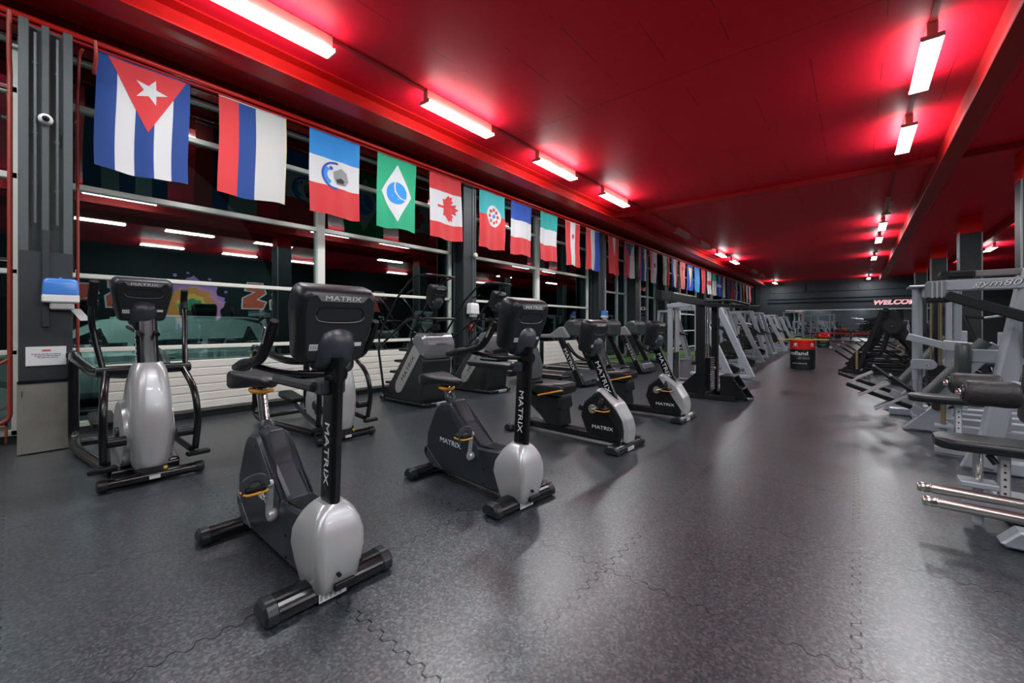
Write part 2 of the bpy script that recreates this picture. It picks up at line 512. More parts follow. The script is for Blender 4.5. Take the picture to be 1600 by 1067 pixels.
# red ceiling beams, pipes
bm = MB()
def ibeam(b, x, zb, wd, hg, y0=Y0, y1=Y1 - 1.2, m=RED):
    b.box((x, (y0 + y1) / 2, zb + .01), (wd, y1 - y0, .022), m)
    b.box((x, (y0 + y1) / 2, zb + hg - .01), (wd, y1 - y0, .022), m)
    b.box((x, (y0 + y1) / 2, zb + hg / 2), (.02, y1 - y0, hg), m)
ibeam(bm, -5.92, 4.565, .36, .285)
struct(bm.build('beam'))
bm = MB(); ibeam(bm, -6.92, 4.44, .22, .41, m=REDD)
struct(bm.build('beam'))
bm = MB().box((-6.45, 18, 4.76), (.66, 45, .17), REDD)
struct(bm.build('beam'))
bm = MB().box((1.42, 17.7, 4.69), (.26, 45, .32), REDD, ch=.01)
struct(bm.build('beam'))
bm = MB().box((3.9, 17.7, 4.72), (.10, 45, .26), REDD, ch=.01)
struct(bm.build('beam'))
bm = MB().box((1.9, 12.5, 4.78), (18, .09, .14), REDD, ch=.01)
struct(bm.build('beam'))
p = MB().tube([(-6.6, Y0, 4.46), (-6.6, 39.5, 4.46)], .032, REDP, 12)
for y in range(-4, 39, 3): p.tube([(-6.6, y + .3, 4.49), (-6.6, y + .3, 4.672)], .008, REDD, 6)
p.build('x'); tag(bpy.data.objects['x'], 'thick bright red pipe running above the row of flags', 'pipe'); bpy.data.objects['x'].name = 'heating_pipe'
p = MB().tube([(-6.6, Y0, 4.395), (-6.6, 39.5, 4.395)], .016, REDD, 8)
for y in range(-4, 39, 3): p.tube([(-6.6, y + .6, 4.395), (-6.6, y + .6, 4.424)], .008, REDD, 6)
tag(p.build('flag_rail'), 'thin dark red pipe under the thick one, carrying the flags', 'pipe')
p = MB().tube([(-6.15, Y0, 4.60), (-6.15, 39.5, 4.60)], .022, mat('dark_conduit', (.05, .02, .03), .4), 8)
for y in range(-4, 39, 4): p.tube([(-6.15, y, 4.60), (-6.15, y, 4.672)], .01, REDD, 6)
tag(p.build('conduit_pipe'), 'dark conduit under the ceiling between beam and flags', 'pipe')
p = MB().tube([(1.58, Y0, 4.60), (1.58, 39.2, 4.60)], .03, RED, 10)
for y in range(-4, 39, 4): p.box((1.56, y, 4.61), (.05, .04, .06), REDD)
tag(p.build('ceiling_pipe'), 'long red pipe along the ceiling beam right of the lamps', 'pipe')
p = MB()
p.tube([(-6.62, .52, 4.34), (-6.70, .50, 4.30), (-6.78, .50, 4.05), (-6.86, .50, 3.98), (-6.86, .50, .25)], .015, RISER, 10, .05)
p.box((-6.9, .5, 3.6), (.10, .03, .03), CHROME); p.box((-6.9, .5, 1.9), (.10, .03, .03), CHROME)
tag(p.build('riser_pipe'), 'vertical red pipe between first steel column and first window', 'pipe')
p = MB()
p.tube([(-6.5, .00, 4.42), (-6.58, .0, 4.0), (-6.62, .005, 3.85), (-6.62, .005, .30), (-6.62, -.5, .24)], .020, RISER, 10, .08)
p.tube([(-6.62, -.5, .88), (-6.62, -.08, .88), (-6.62, .0, .93)], .016, RISER, 8, .05)
p.box((-6.66, -.02, 3.7), (.05, .08, .03), CHROME); p.box((-6.66, -.02, 1.95), (.05, .08, .03), CHROME)
tag(p.build('riser_pipe'), 'vertical red pipe at the left edge beside the steel column', 'pipe')
p = MB()
p.tube([(-6.30, .59, 4.34), (-6.33, .60, 4.20), (-6.50, .60, 4.06), (-6.56, .60, 4.10)], .017, RISER, 8, .05)
tag(p.build('pipe_stub'), 'short bent red pipe stub by the star flag', 'pipe')
p = MB()
for y in (C0 - .075, C0 + .075): p.tube([(-6.31, y, 4.2), (-6.31, y, 2.3)], .011, STEELC, 8)
for zz in (3.9, 3.2, 2.7): p.box((-6.325, C0 - .075, zz), (.03, .035, .02), STEELC); p.box((-6.325, C0 + .075, zz - .05), (.03, .035, .02), STEELC)
tag(p.build('cable_conduit'), 'pair of thin grey conduits on the first steel column', 'conduit')

# interior columns with the red band
for k in range(0, 5):
    y = 6.75 + 6.65 * k
    c = MB().box((2.85, y, 2.13), (.5, .5, 4.26), COLD, ch=.012).box((2.85, y, 4.555), (.505, .505, .59), REDM, ch=.012)
    for sx in (-.25, .25): c.box((2.85 + sx, y - .25, 2.13), (.03, .03, 4.26), mat('column_edge_angle', (.30, .31, .31), .4, metal=.5))
    struct(c.build('column'))

# ------------------------------------------------------------------ fluorescent lamps
def lamp(lit, L=1.5):
    r = thing('ceiling_lamp', 'x', 'lamp')
    b = MB().box((0, 0, -.085), (.10, L * .96, .17), LAMP_BODY, ch=.006)
    b.box((0, L / 2 - .015, -.19), (.21, .03, .05), LAMP_BODY, ch=.006); b.box((0, -L / 2 + .015, -.19), (.21, .03, .05), LAMP_BODY, ch=.006)
    b.build('housing', r)
    if lit:
        x, y = .10, L / 2 - .03; d = MB()
        d.add([(-x, -y, -.214), (x, -y, -.214), (x, y, -.214), (-x, y, -.214)], [(3, 2, 1, 0)], LAMP_FACE)
        for s in (-1, 1): d.add([(s * x, -y, -.214), (s * x, y, -.214), (s * x * .8, y, -.172), (s * x * .8, -y, -.172)], [(0, 1, 2, 3)], LAMP_ON)
        d.build('diffuser', r)
        ld = bpy.data.lights.new('tube_light', 'AREA'); ld.shape = 'RECTANGLE'; ld.size = .20; ld.size_y = L - .06
        ld.energy = LIGHT * PI * .20 * (L - .06); ld.color = (.84, .97, 1.0)
        lo = bpy.data.objects.new('tube_light', ld); COL.objects.link(lo); lo.parent = r; lo.location = (0, 0, -.216)
    else:
        for x in (-.05, .05):
            MB().cyl((x, -L / 2 + .03, -.195), (x, L / 2 - .03, -.195), .018, LAMP_OFF, 10).build('tube', r)
    return r
LON = lamp(True); LOFF = lamp(False); used = {True: False, False: False}
def put_lamp(x, y, lit, label, group):
    src = LON if lit else LOFF
    o = src if not used[lit] else copy_tree(src)
    used[lit] = True
    place(o, (x, y, H - .004), 0, label, group)
ORD = ['first', 'second', 'third', 'fourth', 'fifth', 'sixth', 'seventh', 'eighth', 'ninth', 'tenth', 'eleventh', 'twelfth']
row = [(-3.9, 1), (-1.06, 1), (1.83, 1), (4.74, 1), (7.6, 1), (10.45, 1), (16.2, 0), (19.1, 0), (21.9, 1), (24.8, 1), (30.6, 0), (33.5, 0), (39.2, 1)]
on = off = 0
for y, lit in row:
    if y < 0: put_lamp(-5.03, y, True, 'lit ceiling lamp of the window row behind the viewpoint', 'lamps behind the viewpoint'); continue
    if lit: put_lamp(-5.03, y, True, ORD[on] + ' lit tube lamp along the ceiling beside the flags', 'ceiling lamps by the windows'); on += 1
    else: put_lamp(-5.03, y, False, ORD[off] + ' unlit tube lamp in the row beside the flags', 'ceiling lamps by the windows'); off += 1
row = [(-3.9, 1), (-1.0, 1), (1.9, 1), (7.62, 1), (10.4, 1), (16.2, 0), (19.0, 1), (21.9, 1), (24.8, 0), (27.7, 1), (30.6, 0), (33.4, 0), (39.5, 1)]
on = off = 0
for y, lit in row:
    if y < 3: put_lamp(.69, y, True, 'lit lamp of the aisle row above the viewpoint', 'lamps behind the viewpoint'); continue
    if lit: put_lamp(.69, y, True, ORD[on] + ' lit lamp in the middle ceiling row above the aisle', 'ceiling lamps over the aisle'); on += 1
    else: put_lamp(.69, y, False, ORD[off] + ' unlit lamp in the middle ceiling row above the aisle', 'ceiling lamps over the aisle'); off += 1
n = 0
for y in (1.76, 4.26, 7.1, 12.8, 22.0, 27.8, 33.6):
    put_lamp(4.6, y, True, ORD[n] + ' lit lamp in the ceiling row right of the columns', 'ceiling lamps right of the columns'); n += 1
n = 0
for y in (4.2, 7.1, 10.0, 16.0, 24.0):
    put_lamp(8.6, y, True, ORD[n] + ' lit lamp in the ceiling row by the far right wall', 'ceiling lamps by the right wall'); n += 1
ch = MB()
for x in (-5.03, .69): ch.box((x, 17.5, H - .012), (.06, 44, .022), REDD)
struct(ch.build('trim_1'))

# ------------------------------------------------------------------ back wall: mirror, strip, sign
m_ = MB().box((-.2, Y1 - .01, 1.26), (8.6, .02, 2.38), MIRROR)
tag(m_.build('wall_mirror'), 'wide wall mirror across the far end wall', 'mirror')
m_ = MB().box((-.2, Y1 - .02, 2.475), (8.64, .04, .05), WHT)
struct(m_.build('trim_2'))
sg = thing('welcome_sign', 'red and white WELCOME letters on the far dark wall', 'sign', (.95, Y1 - .04, 2.96))
Ms = frame((0, 0, 0), (1, 0, 0), (0, 0, 1))
text('WELCOME', .50, mat('sign_white', (.85, .7, .72), .4, emit=(1, .72, .75), estr=.35), Ms, sg, 'letter_outline', 1.08, .02, .25, .018, 'LEFT')
Ms2 = Ms.copy(); Ms2.translation = Vector((.0, -.03, 0))
text('WELCOME', .50, mat('sign_red', (.75, .02, .06), .4, emit=(1, .05, .1), estr=.25), Ms2, sg, 'letter_face', 1.08, .02, .25, -.008, 'LEFT')

# ------------------------------------------------------------------ mural on the far right wall (seen mirrored in the glass)
def blob(cx, cy, r0, r1, n, seed, k=1.0):
    R = random.Random(seed); out = []
    for i in range(n):
        a = 2 * PI * i / n
        r = r0 + (r1 - r0) * (0.5 + 0.5 * math.sin(a * 9 + R.random() * .8)) * (.6 + .4 * R.random())
        out.append((cx + r * math.cos(a) * k, cy + r * math.sin(a)))
    return out
def wallpoly(b, poly, d, m):
    Mw = frame((XR - .002 - d, 0, 0), (0, 1, 0), (0, 0, 1))
    tris = geometry.tessellate_polygon([[Vector((x, y, 0)) for x, y in poly]])
    n = len(poly); R0 = [Vector((XR - .001, x, y)) for x, y in poly]; R1 = [Vector((XR - .002 - d, x, y)) for x, y in poly]
    b.add(R1, [tuple(t) for t in tris], m)
    b.add(R0 + R1, [(i, (i + 1) % n, n + (i + 1) % n, n + i) for i in range(n)], m)
P1 = mat('mural_violet', (.50, .22, .62), .6); P2 = mat('mural_pink', (.75, .30, .55), .6); P3 = mat('mural_orange', (.80, .30, .06), .6)
P4 = mat('mural_yellow', (.85, .55, .10), .6); P5 = mat('mural_green', (.05, .30, .12), .6); P6 = mat('mural_dark', (.012, .02, .02), .6)
P7 = mat('mural_red', (.70, .10, .05), .6); P8 = mat('mural_white', (.7, .72, .72), .6)
mu = MB()
wallpoly(mu, blob(5.7, 2.35, 1.10, 1.42, 72, 3, 1.12), .006, P1)
wallpoly(mu, blob(5.9, 2.2, 0.95, 1.12, 60, 5, 1.12), .010, P2)
wallpoly(mu, blob(5.75, 2.25, 0.80, .95, 60, 4, 1.12), .014, P3)
wallpoly(mu, blob(5.75, 2.25, 0.52, .62, 48, 6, 1.1), .018, P4)
wallpoly(mu, blob(5.75, 2.15, 0.40, .50, 40, 7, 1.2), .022, P5)
wallpoly(mu, [(5.35, .5), (5.4, 2.0), (5.95, 2.05), (6.1, .5)], .026, P6)
for yy, zz, rr in ((4.6, 3.3, .12), (6.9, 3.35, .10), (6.5, 3.6, .07), (5.1, 3.7, .08), (7.2, 3.0, .07), (5.6, 3.85, .06)):
    wallpoly(mu, blob(yy, zz, rr * .9, rr * 1.1, 16, 2), .006, P1)
tag(mu.build('mural'), 'violet, pink and orange paint burst mural reflected in the first window', 'mural')
def graffiti(y, z, s, seed, label):
    R = random.Random(seed); b = MB()
    for i, (dy, h) in enumerate(((0, 1.0), (1.0, .85), (2.1, 1.1))):
        o = [(0, 0), (.75, 0), (.82, .25), (.5, .35), (.85, .62), (.7, 1.0), (.12, 1.0), (.05, .72), (.42, .66), (.02, .38)]
        pts = [(y + (dy + px + R.uniform(-.05, .05)) * s, z + py * h * s) for px, py in o]
        wallpoly(b, offset_poly(pts, -.06), .008, P8); wallpoly(b, pts, .014, P7)
    tag(b.build('graffiti'), label, 'graffiti')
graffiti(8.0, 2.2, 1.35, 4, 'red graffiti shapes with white edge beside the paint burst')
graffiti(13.0, 2.1, 1.3, 9, 'red graffiti shapes with white edge reflected behind the first stair climber')
graffiti(.4, 2.1, 1.1, 5, 'red graffiti shapes at the left of the paint burst')

# added lights, not known fixtures: they brighten the parked cars through the glass
def car_fill_light(y, label):
    r = thing('added_car_light', label, 'lamp', (XW - .14, y, 4.30), 0, 'added fill lights over the parking')
    MB().box((-.12, 0, .0), (.22, .34, .07), BLK, ch=.01).build('housing', r)
    MB().box((-.13, 0, -.04), (.16, .28, .02), mat('added_light_glow', (.9, .9, .9), .4, emit=(.8, 1.0, .95), estr=220)).build('lens', r)
car_fill_light(1.6, 'added fill light brightening the nearer parked car'); car_fill_light(8.5, 'added fill light brightening the second parked car')
# ------------------------------------------------------------------ outside: ground, cars, shrubs
struct(MB().box((-17.5, 15, -.13), (20.2, 80, .1), ASPH).build('ground_outside'))
struct(MB().box((-27.6, 15, 1.2), (.2, 80, 2.6), mat('far_dark_wall', (.02, .03, .03), .8)).build('wall_outside'))
# ------------------------------------------------------------------ shared cardio parts
def cap_ring(cx, cy, cz, hx, hy, r, n=5):
    return [Vector((cx + x, cy + y, cz)) for x, y in rr_ring(hx, hy, r, n)]
def foot_bar(root, name, x, half, hx, hz, label=True):
    """cross foot on the floor along y, D-shaped, with end caps"""
    prof = round_poly([(x - hx, .012), (x + hx, .012), (x + hx, hz * .55), (x + hx * .55, hz), (x - hx * .55, hz), (x - hx, hz * .55)], .03)
    b = MB(); b.prism(prof, -half, half, BLKG)
    f = b.build(name, root)
    for s in (-1, 1):
        e = MB(); big = offset_poly(prof, -.004)
        e.prism(big, s * (half - .03), s * (half + .035), CHAR, ch=.012)
        e.box((x, s * (half - .04), .006), (hx * 1.5, .05, .012), BLK)
        e.build('end_cap', f)
    if label:
        l = MB().box((x + hx + .0005, -.02, hz * .34), (.002, .13, hz * .42), LABELM)
        for i in range(5): l.box((x + hx + .0018, -.075 + i * .022, hz * .34), (.001, .014, hz * .26), mat('grey_print', (.35, .36, .37), .5))
        l.build('sticker', f)['label'] = 'white printed sticker'
    return f
def pod(root, c, t, wt, wb, ht, big=True):
    u = Vector((math.sin(t), 0, math.cos(t))); nn = Vector((math.cos(t), 0, -math.sin(t))); yv = Vector((0, 1, 0)); c = Vector(c)
    P = lambda y, z, d: c + yv * y + u * z + nn * d
    poly = round_poly([(-wb, -ht), (wb, -ht), (wt * 1.02, ht * .45), (wt * .98, ht * .86), (wt * .86, ht), (-wt * .86, ht), (-wt * .98, ht * .86), (-wt * 1.02, ht * .45)], .035, 4)
    b = MB(); rings = []
    for d, s in ((-.078, .90), (-.070, .955), (-.055, .985), (-.045, 1.0), (.018, 1.0), (.05, .955), (.066, .90), (.074, .84)):
        rings.append([P(y * s, z * s, d) for y, z in poly])
    b.loft(rings, CHAR if big else CHARL)
    k = b.build('console', root)
    s = MB().loft([[P(y * .80, z * .78, -.0775) for y, z in poly], [P(y * .80, z * .78, -.080) for y, z in poly]], SCREEN, smooth=False)
    s.build('screen', k)
    g = MB(); gp = round_poly([(-.115, .035), (.115, .035), (.125, .075), (.105, .105), (-.105, .105), (-.125, .075)], .02)
    sc = wt / .20
    g.loft([[P(y * sc, z, .070) for y, z in gp], [P(y * sc, z, .0765) for y, z in gp], [P(y * sc * .95, .07 + (z - .07) * .85, .0765) for y, z in gp], [P(y * sc * .93, .07 + (z - .07) * .8, .072) for y, z in gp]], BLK, smooth=False)
    for i in range(5): g.add([P(-.1 * sc, .052 + i * .011, .0735), P(.1 * sc, .052 + i * .011, .0735), P(.1 * sc, .057 + i * .011, .0735), P(-.1 * sc, .057 + i * .011, .0735)], [(0, 1, 2, 3)], STACK)
    g.build('speaker_grille', k)
    r = MB().tube([P(-.125 * sc, .062, .074), P(-.112 * sc, .038, .076), P(-.06 * sc, .030, .077), P(.06 * sc, .030, .077), P(.112 * sc, .038, .076), P(.125 * sc, .062, .074)], .003, SPEAK, 6, .02)
    r.build('trim_line', k)
    pl = MB(); pp = [(-.105, ht * .74), (.105, ht * .74), (.13, ht * .9), (-.13, ht * .9)]
    pl.loft([[P(y * sc, z * .95, .060) for y, z in pp], [P(y * sc, z * .95, .0765) for y, z in pp]], mat('olive_grey_badge', (.20, .21, .19), .35), smooth=False)
    pl.build('badge', k)
    text('MATRIX', .034 * sc, LETW, frame(P(0, ht * .782, .0772), yv, u), k, 'lettering', 1.5, .001)
    st = MB()
    st.add([P(-.135 * sc, -.105, .0745), P(-.065 * sc, -.105, .0752), P(-.065 * sc, -.075, .0752), P(-.135 * sc, -.075, .0745)], [(0, 1, 2, 3)], LABELM)
    for i in range(6): st.add([P((-.13 + i * .011) * sc, -.1, .0756), P((-.123 + i * .011) * sc, -.1, .0756), P((-.123 + i * .011) * sc, -.08, .0756), P((-.13 + i * .011) * sc, -.08, .0756)], [(0, 1, 2, 3)], mat('grey_print', (.35, .36, .37), .5))
    st.build('sticker', k)['label'] = 'white printed sticker'; st = MB()
    st.add([P(.085 * sc, -.09, .0752), P(.13 * sc, -.09, .0745), P(.13 * sc, -.07, .0745), P(.085 * sc, -.07, .0752)], [(0, 1, 2, 3)], LABELM)
    st.build('sticker', k)['label'] = 'white printed sticker'
    h = MB(); hr = []
    for z, rr, dd in ((.0, .055, .030), (-.025, .078, .050), (-.08, .092, .058), (-.15, .096, .045), (-.195, .094, .025), (-.21, .085, .02)):
        hr.append([P(rr * math.cos(a), z + .02 * math.sin(a) * 0, dd + rr * .75 * math.sin(a)) for a in [2 * PI * i / 24 for i in range(24)]])
    h.loft(hr, CHARL); h.build('hub', k)
    bl = MB()
    for y in (-.05, .05): bl.cyl(P(y, -.197, .06), P(y, -.205, .06), .006, CHROME, 8)
    bl.build('bolt', k)
    return k
def post(root, p, q, wx, wy, tp=(0.5, .8), size=.05):
    d = (Vector(q) - Vector(p)); L = d.length; d.normalize()
    side = Vector((d.z, 0, -d.x))      # forward
    b = MB(); ol = rr_ring(wx / 2, wy / 2, .02, 4)
    b.loft([[Vector(p) + side * x + Vector((0, y, 0)) for x, y in ol], [Vector(q) + side * x + Vector((0, y, 0)) for x, y in ol]], BLKG, smooth=True)
    o = b.build('post', root)
    mid = Vector(p) + d * L * (tp[0]) + Vector((0, -wy / 2 - .0008, 0))
    text('MATRIX', size, LETW, frame(mid, -d, side), o, 'lettering', 1.35, .001)
    return o

# ------------------------------------------------------------------ upright bike
def upright_bike(label):
    r = thing('exercise_bike', label, 'exercise bike', group='upright exercise bikes')
    foot_bar(r, 'front_foot', 0, .27, .075, .092)
    foot_bar(r, 'rear_foot', -.99, .28, .062, .085, False)
    b = MB()
    side = [(-1.06, .16), (-1.05, .34), (-.93, .565), (-.86, .625), (-.72, .640), (-.68, .615), (-.385, .345), (-.13, .365), (-.12, .06), (-.95, .06), (-1.02, .09)]
    b.prism(side, -.088, .088, SLATE, ch=.014, rnd=.02)
    b.prism([(-.93, .05), (-.93, .10), (-.1, .10), (-.1, .05)], -.06, .06, BLK)
    body = b.build('body_shell', r)
    sp = MB(); sp.prism([(-.80, .55), (-.80, .66), (-.68, .665), (-.55, .50), (-.335, .36), (-.36, .33), (-.6, .38)], -.058, .058, CHARL, ch=.018, rnd=.015)
    sp.cyl((-.80, 0, .62), (-.845, 0, .685), .045, CHARL, 20, ch=.008)
    sp.build('spine', body)
    for s in (-1, 1): MB().prism([(-.90, .575), (-.85, .615), (-.72, .63), (-.39, .36), (-.39, .31), (-.56, .40), (-.72, .555)], s * .085, s * .0915, CHARL, ch=.003).build('ridge_panel', body)
    gr = MB()
    for i in range(9): gr.box((-.33 + i * .022, 0, .358), (.011, .13, .012), BLK)
    gr.build('step_grille', body)
    for s in (-1, 1): MB().prism([(-1.03, .11), (-1.05, .22), (-.82, .07), (-.95, .065)], s * .085, s * .0915, CHARL, ch=.003).build('lower_panel', body)
    hl = MB()
    for x, z_ in ((-.73, .575), (-.30, .20), (-.95, .10), (-.30, .09), (-.43, .28)): hl.cyl((x, -.086, z_), (x, -.0935, z_), .007, BLK if x != -.43 else CHROME, 8)
    hl.build('screw', body)
    text('MATRIX', .058, LETW, frame((-.715, -.0895, .315), (1, 0, -.04), (0.04, 0, 1)), body, 'lettering', 1.35, .002)
    # silver front cover
    c = MB(); rings = []
    for z_, x0, x1, hy in ((.045, -.13, .085, .092), (.06, -.14, .095, .098), (.15, -.165, .118, .112), (.23, -.185, .130, .121), (.30, -.165, .126, .122), (.35, -.135, .112, .112), (.395, -.108, .092, .094), (.425, -.085, .078, .070), (.44, -.07, .066, .050)):
        rings.append(cap_ring((x0 + x1) / 2, 0, z_, (x1 - x0) / 2, hy, .042, 6))
    c.loft(rings, SILV)
    fc = c.build('front_cover', r); fc['label'] = 'silver front cover'
    sl = MB().box((.105, .02, .072), (.03, .10, .034), BLK, ch=.004); sl.build('socket', fc)
    hh = MB(); hh.cyl((.11, -.015, .135), (.131, -.015, .133), .010, BLK, 10); hh.cyl((.09, .09, .15), (.117, .098, .15), .008, BLK, 10); hh.build('screw', fc)
    br = MB().box((-.97, 0, .10), (.14, .15, .10), CHAR, ch=.02); br.box((-.99, .0, .06), (.10, .18, .08), CHAR, ch=.015)
    br.tube([(-1.03, -.07, .10), (-1.10, -.07, .15), (-1.09, -.07, .21), (-1.0, -.07, .2)], .012, BLK, 8, .03)
    br.build('rear_bracket', r)
    post(r, (0.0, 0, .34), (.045, 0, 1.13), .125, .05, (.42, .7), .062)
    pod(r, (.0, .012, 1.285), math.radians(17), .19, .155, .185)
    # handlebars
    h = MB()
    for s in (-1, 1):
        h.tube([(.02, s * .03, 1.05), (-.10, s * .16, 1.055), (-.25, s * .238, 1.085), (-.30, s * .245, 1.10)], .016, BLKG, 10, .08)
    h.tube([(.02, 0, 1.05), (.1, .0, 1.05)], .04, BLKG, 12)
    hb = h.build('handlebar', r)
    for s in (-1, 1):
        g = MB(); pts = fillet([(-.54, s * .245, 1.06), (-.36, s * .25, 1.085), (-.15, s * .25, 1.125), (-.08, s * .25, 1.19), (.0, s * .245, 1.30)], .09, 6)
        n = len(pts); rad = [.024 if 0 < i < n - 1 else .018 for i in range(n)]; rad = [rr + (.008 * math.sin(PI * min(1, i / 6)) if i < 7 else 0) for i, rr in enumerate(rad)]
        g.tube(pts, rad, BLK, 12); gg = g.build('grip', hb)
        MB().box((-.045, s * .25 - .0235, 1.235), (.018, .006, .085), CHROME, rot=Matrix.Rotation(math.radians(32), 3, 'Y'), ch=.002).build('pulse_sensor', gg)
    tr = MB(); tr.box((-.27, 0, .985), (.50, .16, .05), CHAR, ch=.015); tr.box((-.29, 0, 1.02), (.2, .11, .02), BLK, ch=.006); tr.box((0.0, 0, .985), (.09, .12, .07), CHARL, ch=.01)
    tr.build('tray', r)
    # seat
    sp = MB().tube([(-.835, 0, .62), (-.93, 0, .905)], .029, CHROME, 16)
    for i in range(9): sp.box((-.845 - i * .0093 + .027, 0, .65 + i * .028), (.004, .012, .012), INK)
    pp = sp.build('seat_post', r); pp['label'] = 'chrome seat post'
    st = MB(); rings = []
    for x, hy, z0, z1 in ((-1.20, .085, .905, .955), (-1.185, .115, .885, .975), (-1.12, .135, .875, .99), (-1.02, .125, .885, .985), (-.92, .085, .90, .975), (-.82, .052, .905, .97), (-.75, .036, .905, .96), (-.735, .022, .915, .95)):
        rings.append([Vector((x, y, (z0 + z1) / 2 + zz)) for y, zz in rr_ring(hy, (z1 - z0) / 2, .03, 4)])
    st.loft(rings, VINYL); st.box((-.95, 0, .90), (.12, .06, .03), BLK, ch=.006)
    st.build('seat', r)
    lv = MB().tube([(-.955, -.05, .878), (-.90, -.055, .872), (-.86, .0, .868), (-.90, .055, .872)], .014, ORNG, 8, .03)
    lv.build('seat_lever', r)['label'] = 'yellow seat lever'
    # cranks and pedals
    for s, ang in ((-1, 78), (1, 258)):
        a = math.radians(ang); hx, hz = -.43, .275; L = .185
        ex, ez = hx + L * math.cos(a), hz + L * math.sin(a)
        k = MB(); k.cyl((hx, s * .088, hz), (hx, s * .128, hz), .032, SILV, 16, ch=.006)
        k.bar((hx, s * .12, hz), (ex, s * .132, ez), .016, .036, SILV, up=(0, s, 0), ch=.005)
        k.cyl((ex, s * .118, ez), (ex, s * .146, ez), .019, SILV, 12)
        cr = k.build('crank', r); cr['label'] = 'silver crank arm'
        p = MB(); p.box((ex - .005, s * .205, ez), (.10, .095, .026), BLK, ch=.008); p.cyl((ex, s * .14, ez), (ex, s * .17, ez), .008, CHROME, 8)
        pd = p.build('pedal', cr)
        oo = MB().tube([Vector((ex - .005 + x, s * .205 + y, ez - .016)) for x, y in rr_ring(.056, .052, .025, 3)], .006, ORNG, 6, closed=True)
        oo.build('pedal_rim', pd)['label'] = 'yellow pedal rim'
        ss = MB().tube([(ex + .02, s * .155, ez), (ex + .02, s * .165, ez + .045), (ex + .02, s * .205, ez + .058), (ex + .02, s * .245, ez + .045), (ex + .02, s * .255, ez)], .022, CHARL, 8, .03, flat=.15)
        ss.tube([(ex + .02, s * .255, ez), (ex + .02, s * .262, ez - .05)], .01, CHARL, 6)
        ss.build('pedal_strap', pd)
    return r
b1 = upright_bike('nearest upright exercise bike, seat raised high, standing alone in the foreground')
b2 = copy_tree(b1)
place(b1, (-1.955, .985, 0), math.radians(-1.5))
place(b2, (-1.845, 2.33, 0), math.radians(-5), 'second upright exercise bike, between the nearest bike and the reclined bikes')

for ch_ in b2.children:                              # its saddle is set lower
    if ch_.name.startswith('seat'): ch_.location = (.044, 0, -.133)

